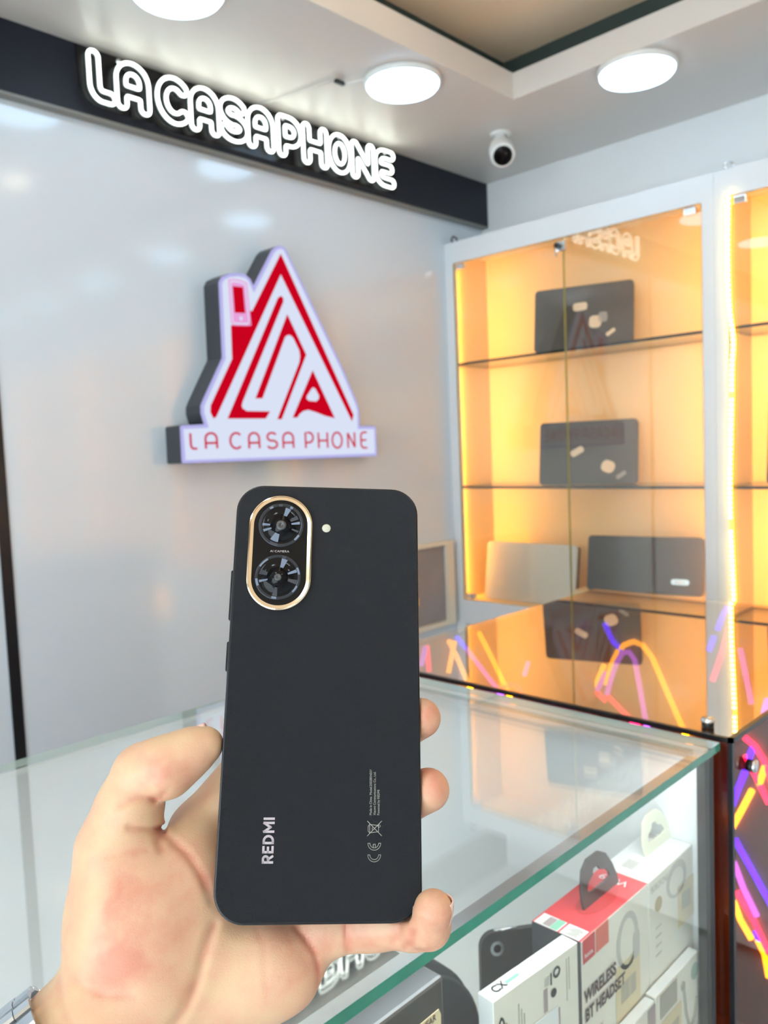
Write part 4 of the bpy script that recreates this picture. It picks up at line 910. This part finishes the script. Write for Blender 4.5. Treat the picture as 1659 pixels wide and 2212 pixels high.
# skin tone zones (rosy fingertips, thenar and pads) as a colour attribute
me = hand.data; at_ = me.attributes.new('rosy', 'FLOAT', 'POINT')
def blob(c, r): return np.exp(-(((HP - np.array(c)) / np.array(r)) ** 2).sum(1))
ros = (.42 * blob((-64, -84, 2), (19, 20, 25)) + .35 * blob((-72, -72, 2), (8, 10, 20)) + .35 * blob((-66, -97, 2), (12, 7, 20)) + .75 * blob((-57, -32, 0), (12, 8, 16)) + .95 * blob((43, -83, 3), (8, 8, 12)) + .8 * blob((44, -38, -8), (9, 12, 14)) + .7 * blob((43, -12, -8), (9, 12, 14))
       + .6 * blob((20, -93, -8), (22, 9, 14)) + .55 * blob((-48, -70, -12), (9, 10, 12)) + .5 * blob((-8, -102, -8), (12, 14, 12)) + .35 * blob((-72, -100, 0), (16, 9, 14)))
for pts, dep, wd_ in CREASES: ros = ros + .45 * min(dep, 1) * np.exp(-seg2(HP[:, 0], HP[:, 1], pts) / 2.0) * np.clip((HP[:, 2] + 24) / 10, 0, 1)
at_.data.foreach_set('value', np.clip(ros, 0, 1.2).astype(np.float32))
mt = me.materials[0]; nt = mt.node_tree; b = nt.nodes['Principled BSDF']
an = nt.nodes.new('ShaderNodeAttribute'); an.attribute_name = 'rosy'; tc = nt.nodes.new('ShaderNodeTexCoord')
n1 = nt.nodes.new('ShaderNodeTexNoise'); n1.inputs['Scale'].default_value = 95; n1.inputs['Detail'].default_value = 5
n2 = nt.nodes.new('ShaderNodeTexNoise'); n2.inputs['Scale'].default_value = 1500; n2.inputs['Detail'].default_value = 3
nt.links.new(tc.outputs['Object'], n1.inputs['Vector']); nt.links.new(tc.outputs['Object'], n2.inputs['Vector'])
ma = nt.nodes.new('ShaderNodeMath'); ma.operation = 'MULTIPLY_ADD'; ma.inputs[1].default_value = 1.5; ma.inputs[2].default_value = -.62
nt.links.new(n1.outputs['Fac'], ma.inputs[0]); ad = nt.nodes.new('ShaderNodeMath'); ad.operation = 'ADD'; ad.use_clamp = True
nt.links.new(an.outputs['Fac'], ad.inputs[0]); nt.links.new(ma.outputs[0], ad.inputs[1])
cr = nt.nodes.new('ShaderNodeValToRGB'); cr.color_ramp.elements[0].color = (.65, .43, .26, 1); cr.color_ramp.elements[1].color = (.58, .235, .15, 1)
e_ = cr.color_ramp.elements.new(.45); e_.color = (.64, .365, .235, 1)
nt.links.new(ad.outputs[0], cr.inputs[0]); nt.links.new(cr.outputs[0], b.inputs['Base Color'])
bpn = nt.nodes.new('ShaderNodeBump'); bpn.inputs['Strength'].default_value = .14; bpn.inputs['Distance'].default_value = .0008
nt.links.new(n2.outputs['Fac'], bpn.inputs['Height']); nt.links.new(bpn.outputs['Normal'], b.inputs['Normal'])
b.inputs['Subsurface Weight'].default_value = .25; b.inputs['Subsurface Scale'].default_value = .004; b.inputs['Subsurface Radius'].default_value = (1, .35, .2)
b.inputs['Roughness'].default_value = .46
nailm = mat('fingernail', (.86, .58, .50), .22, coat=.4)
def nail(c, along, out, L_, W_, bend):
    c, along, out = Vector(c), Vector(along).normalized(), Vector(out); out = (out - along * out.dot(along)).normalized(); sd = along.cross(out)
    vs = []; fs = []; na, nb = 10, 10
    for i in range(na + 1):
        for j in range(nb + 1):
            s_ = (i / na - .5) * L_; q = (j / nb - .5) * 2; wv = W_ / 2 * (1 - .25 * max(0, abs(i / na - .5) * 2 - .6) * 2.5)
            an_ = q * bend; vs.append(tuple(c + along * s_ + sd * (math.sin(an_) / math.sin(bend) * wv) + out * ((math.cos(an_) - 1) * wv / math.sin(bend) - (abs(i / na - .5) * 2) ** 2 * .5)))
    fs = [(i * (nb + 1) + j, i * (nb + 1) + j + 1, (i + 1) * (nb + 1) + j + 1, (i + 1) * (nb + 1) + j) for i in range(na) for j in range(nb)]
    o = G(mmf).add(vs, fs).obj('fingernail', nailm, hand, True); sdm = o.modifiers.new('thickness', 'SOLIDIFY'); sdm.thickness = .0005; sdm.offset = 0; return o
nail((-52.5, -15.9, -6.5), (.88, .46, 0), (-.42, .85, .05), 12, 11, 1.0)
nail((49.9, -81.5, .8), (.05, .85, .5), (1, 0, -.05), 10, 9, 1.0)

# ------------------------------------------------------------------ metal bracelet watch on the wrist
wt = thing('wristwatch', 'steel link bracelet of a wristwatch at the bottom left corner of the photo', 'watch', tuple(mmf((-96, -153, -7))))
AX = Vector((-.77, -.61, .18)).normalized(); s1_ = AX.cross(Vector((0, 0, 1))).normalized(); s2_ = s1_.cross(AX).normalized()
wc = Vector((-91.5, -140.5, -17))
nL = 26; RA, RB = 33.0, 33.5
for k in range(nL):
    a = 2 * math.pi * k / nL; am = lambda q: Vector(s1_) * (RA * math.cos(q)) + Vector(s2_) * (RB * math.sin(q))
    p = wc + am(a); tg = (am(a + .01) - am(a - .01)).normalized(); ot = AX.cross(tg).normalized()
    if ot.dot(am(a)) < 0: ot = -ot
    fr = lambda q, p=p, tg=tg, ot=ot: mmf(p + AX * q[0] + tg * q[1] + ot * q[2])
    half = math.pi * 29 / nL * .93
    lk = None
    for (xa_, xb_, up, lift) in ((-9, -3.3, 0, 1.5), (-3.1, 3.1, 0, 1.8), (3.3, 9, 0, 1.5)):
        g = G(fr); prof = [(-half, -.6), (-half, lift * .6), (-half * .6, lift), (half * .6, lift), (half, lift * .6), (half, -.6)]
        vs = [(x, q[0], q[1]) for x in (xa_, xb_) for q in prof]; n = 6
        fs = [(i, (i + 1) % n, (i + 1) % n + n, i + n) for i in range(n)] + [tuple(range(n))[::-1], tuple(range(n, 2 * n))]
        g.add(vs, fs); o = g.obj('bracelet_link' if lk is None else 'link_piece', M['steel'] if up == 0 else M['chrome'], wt if lk is None else lk)
        lk = lk or o
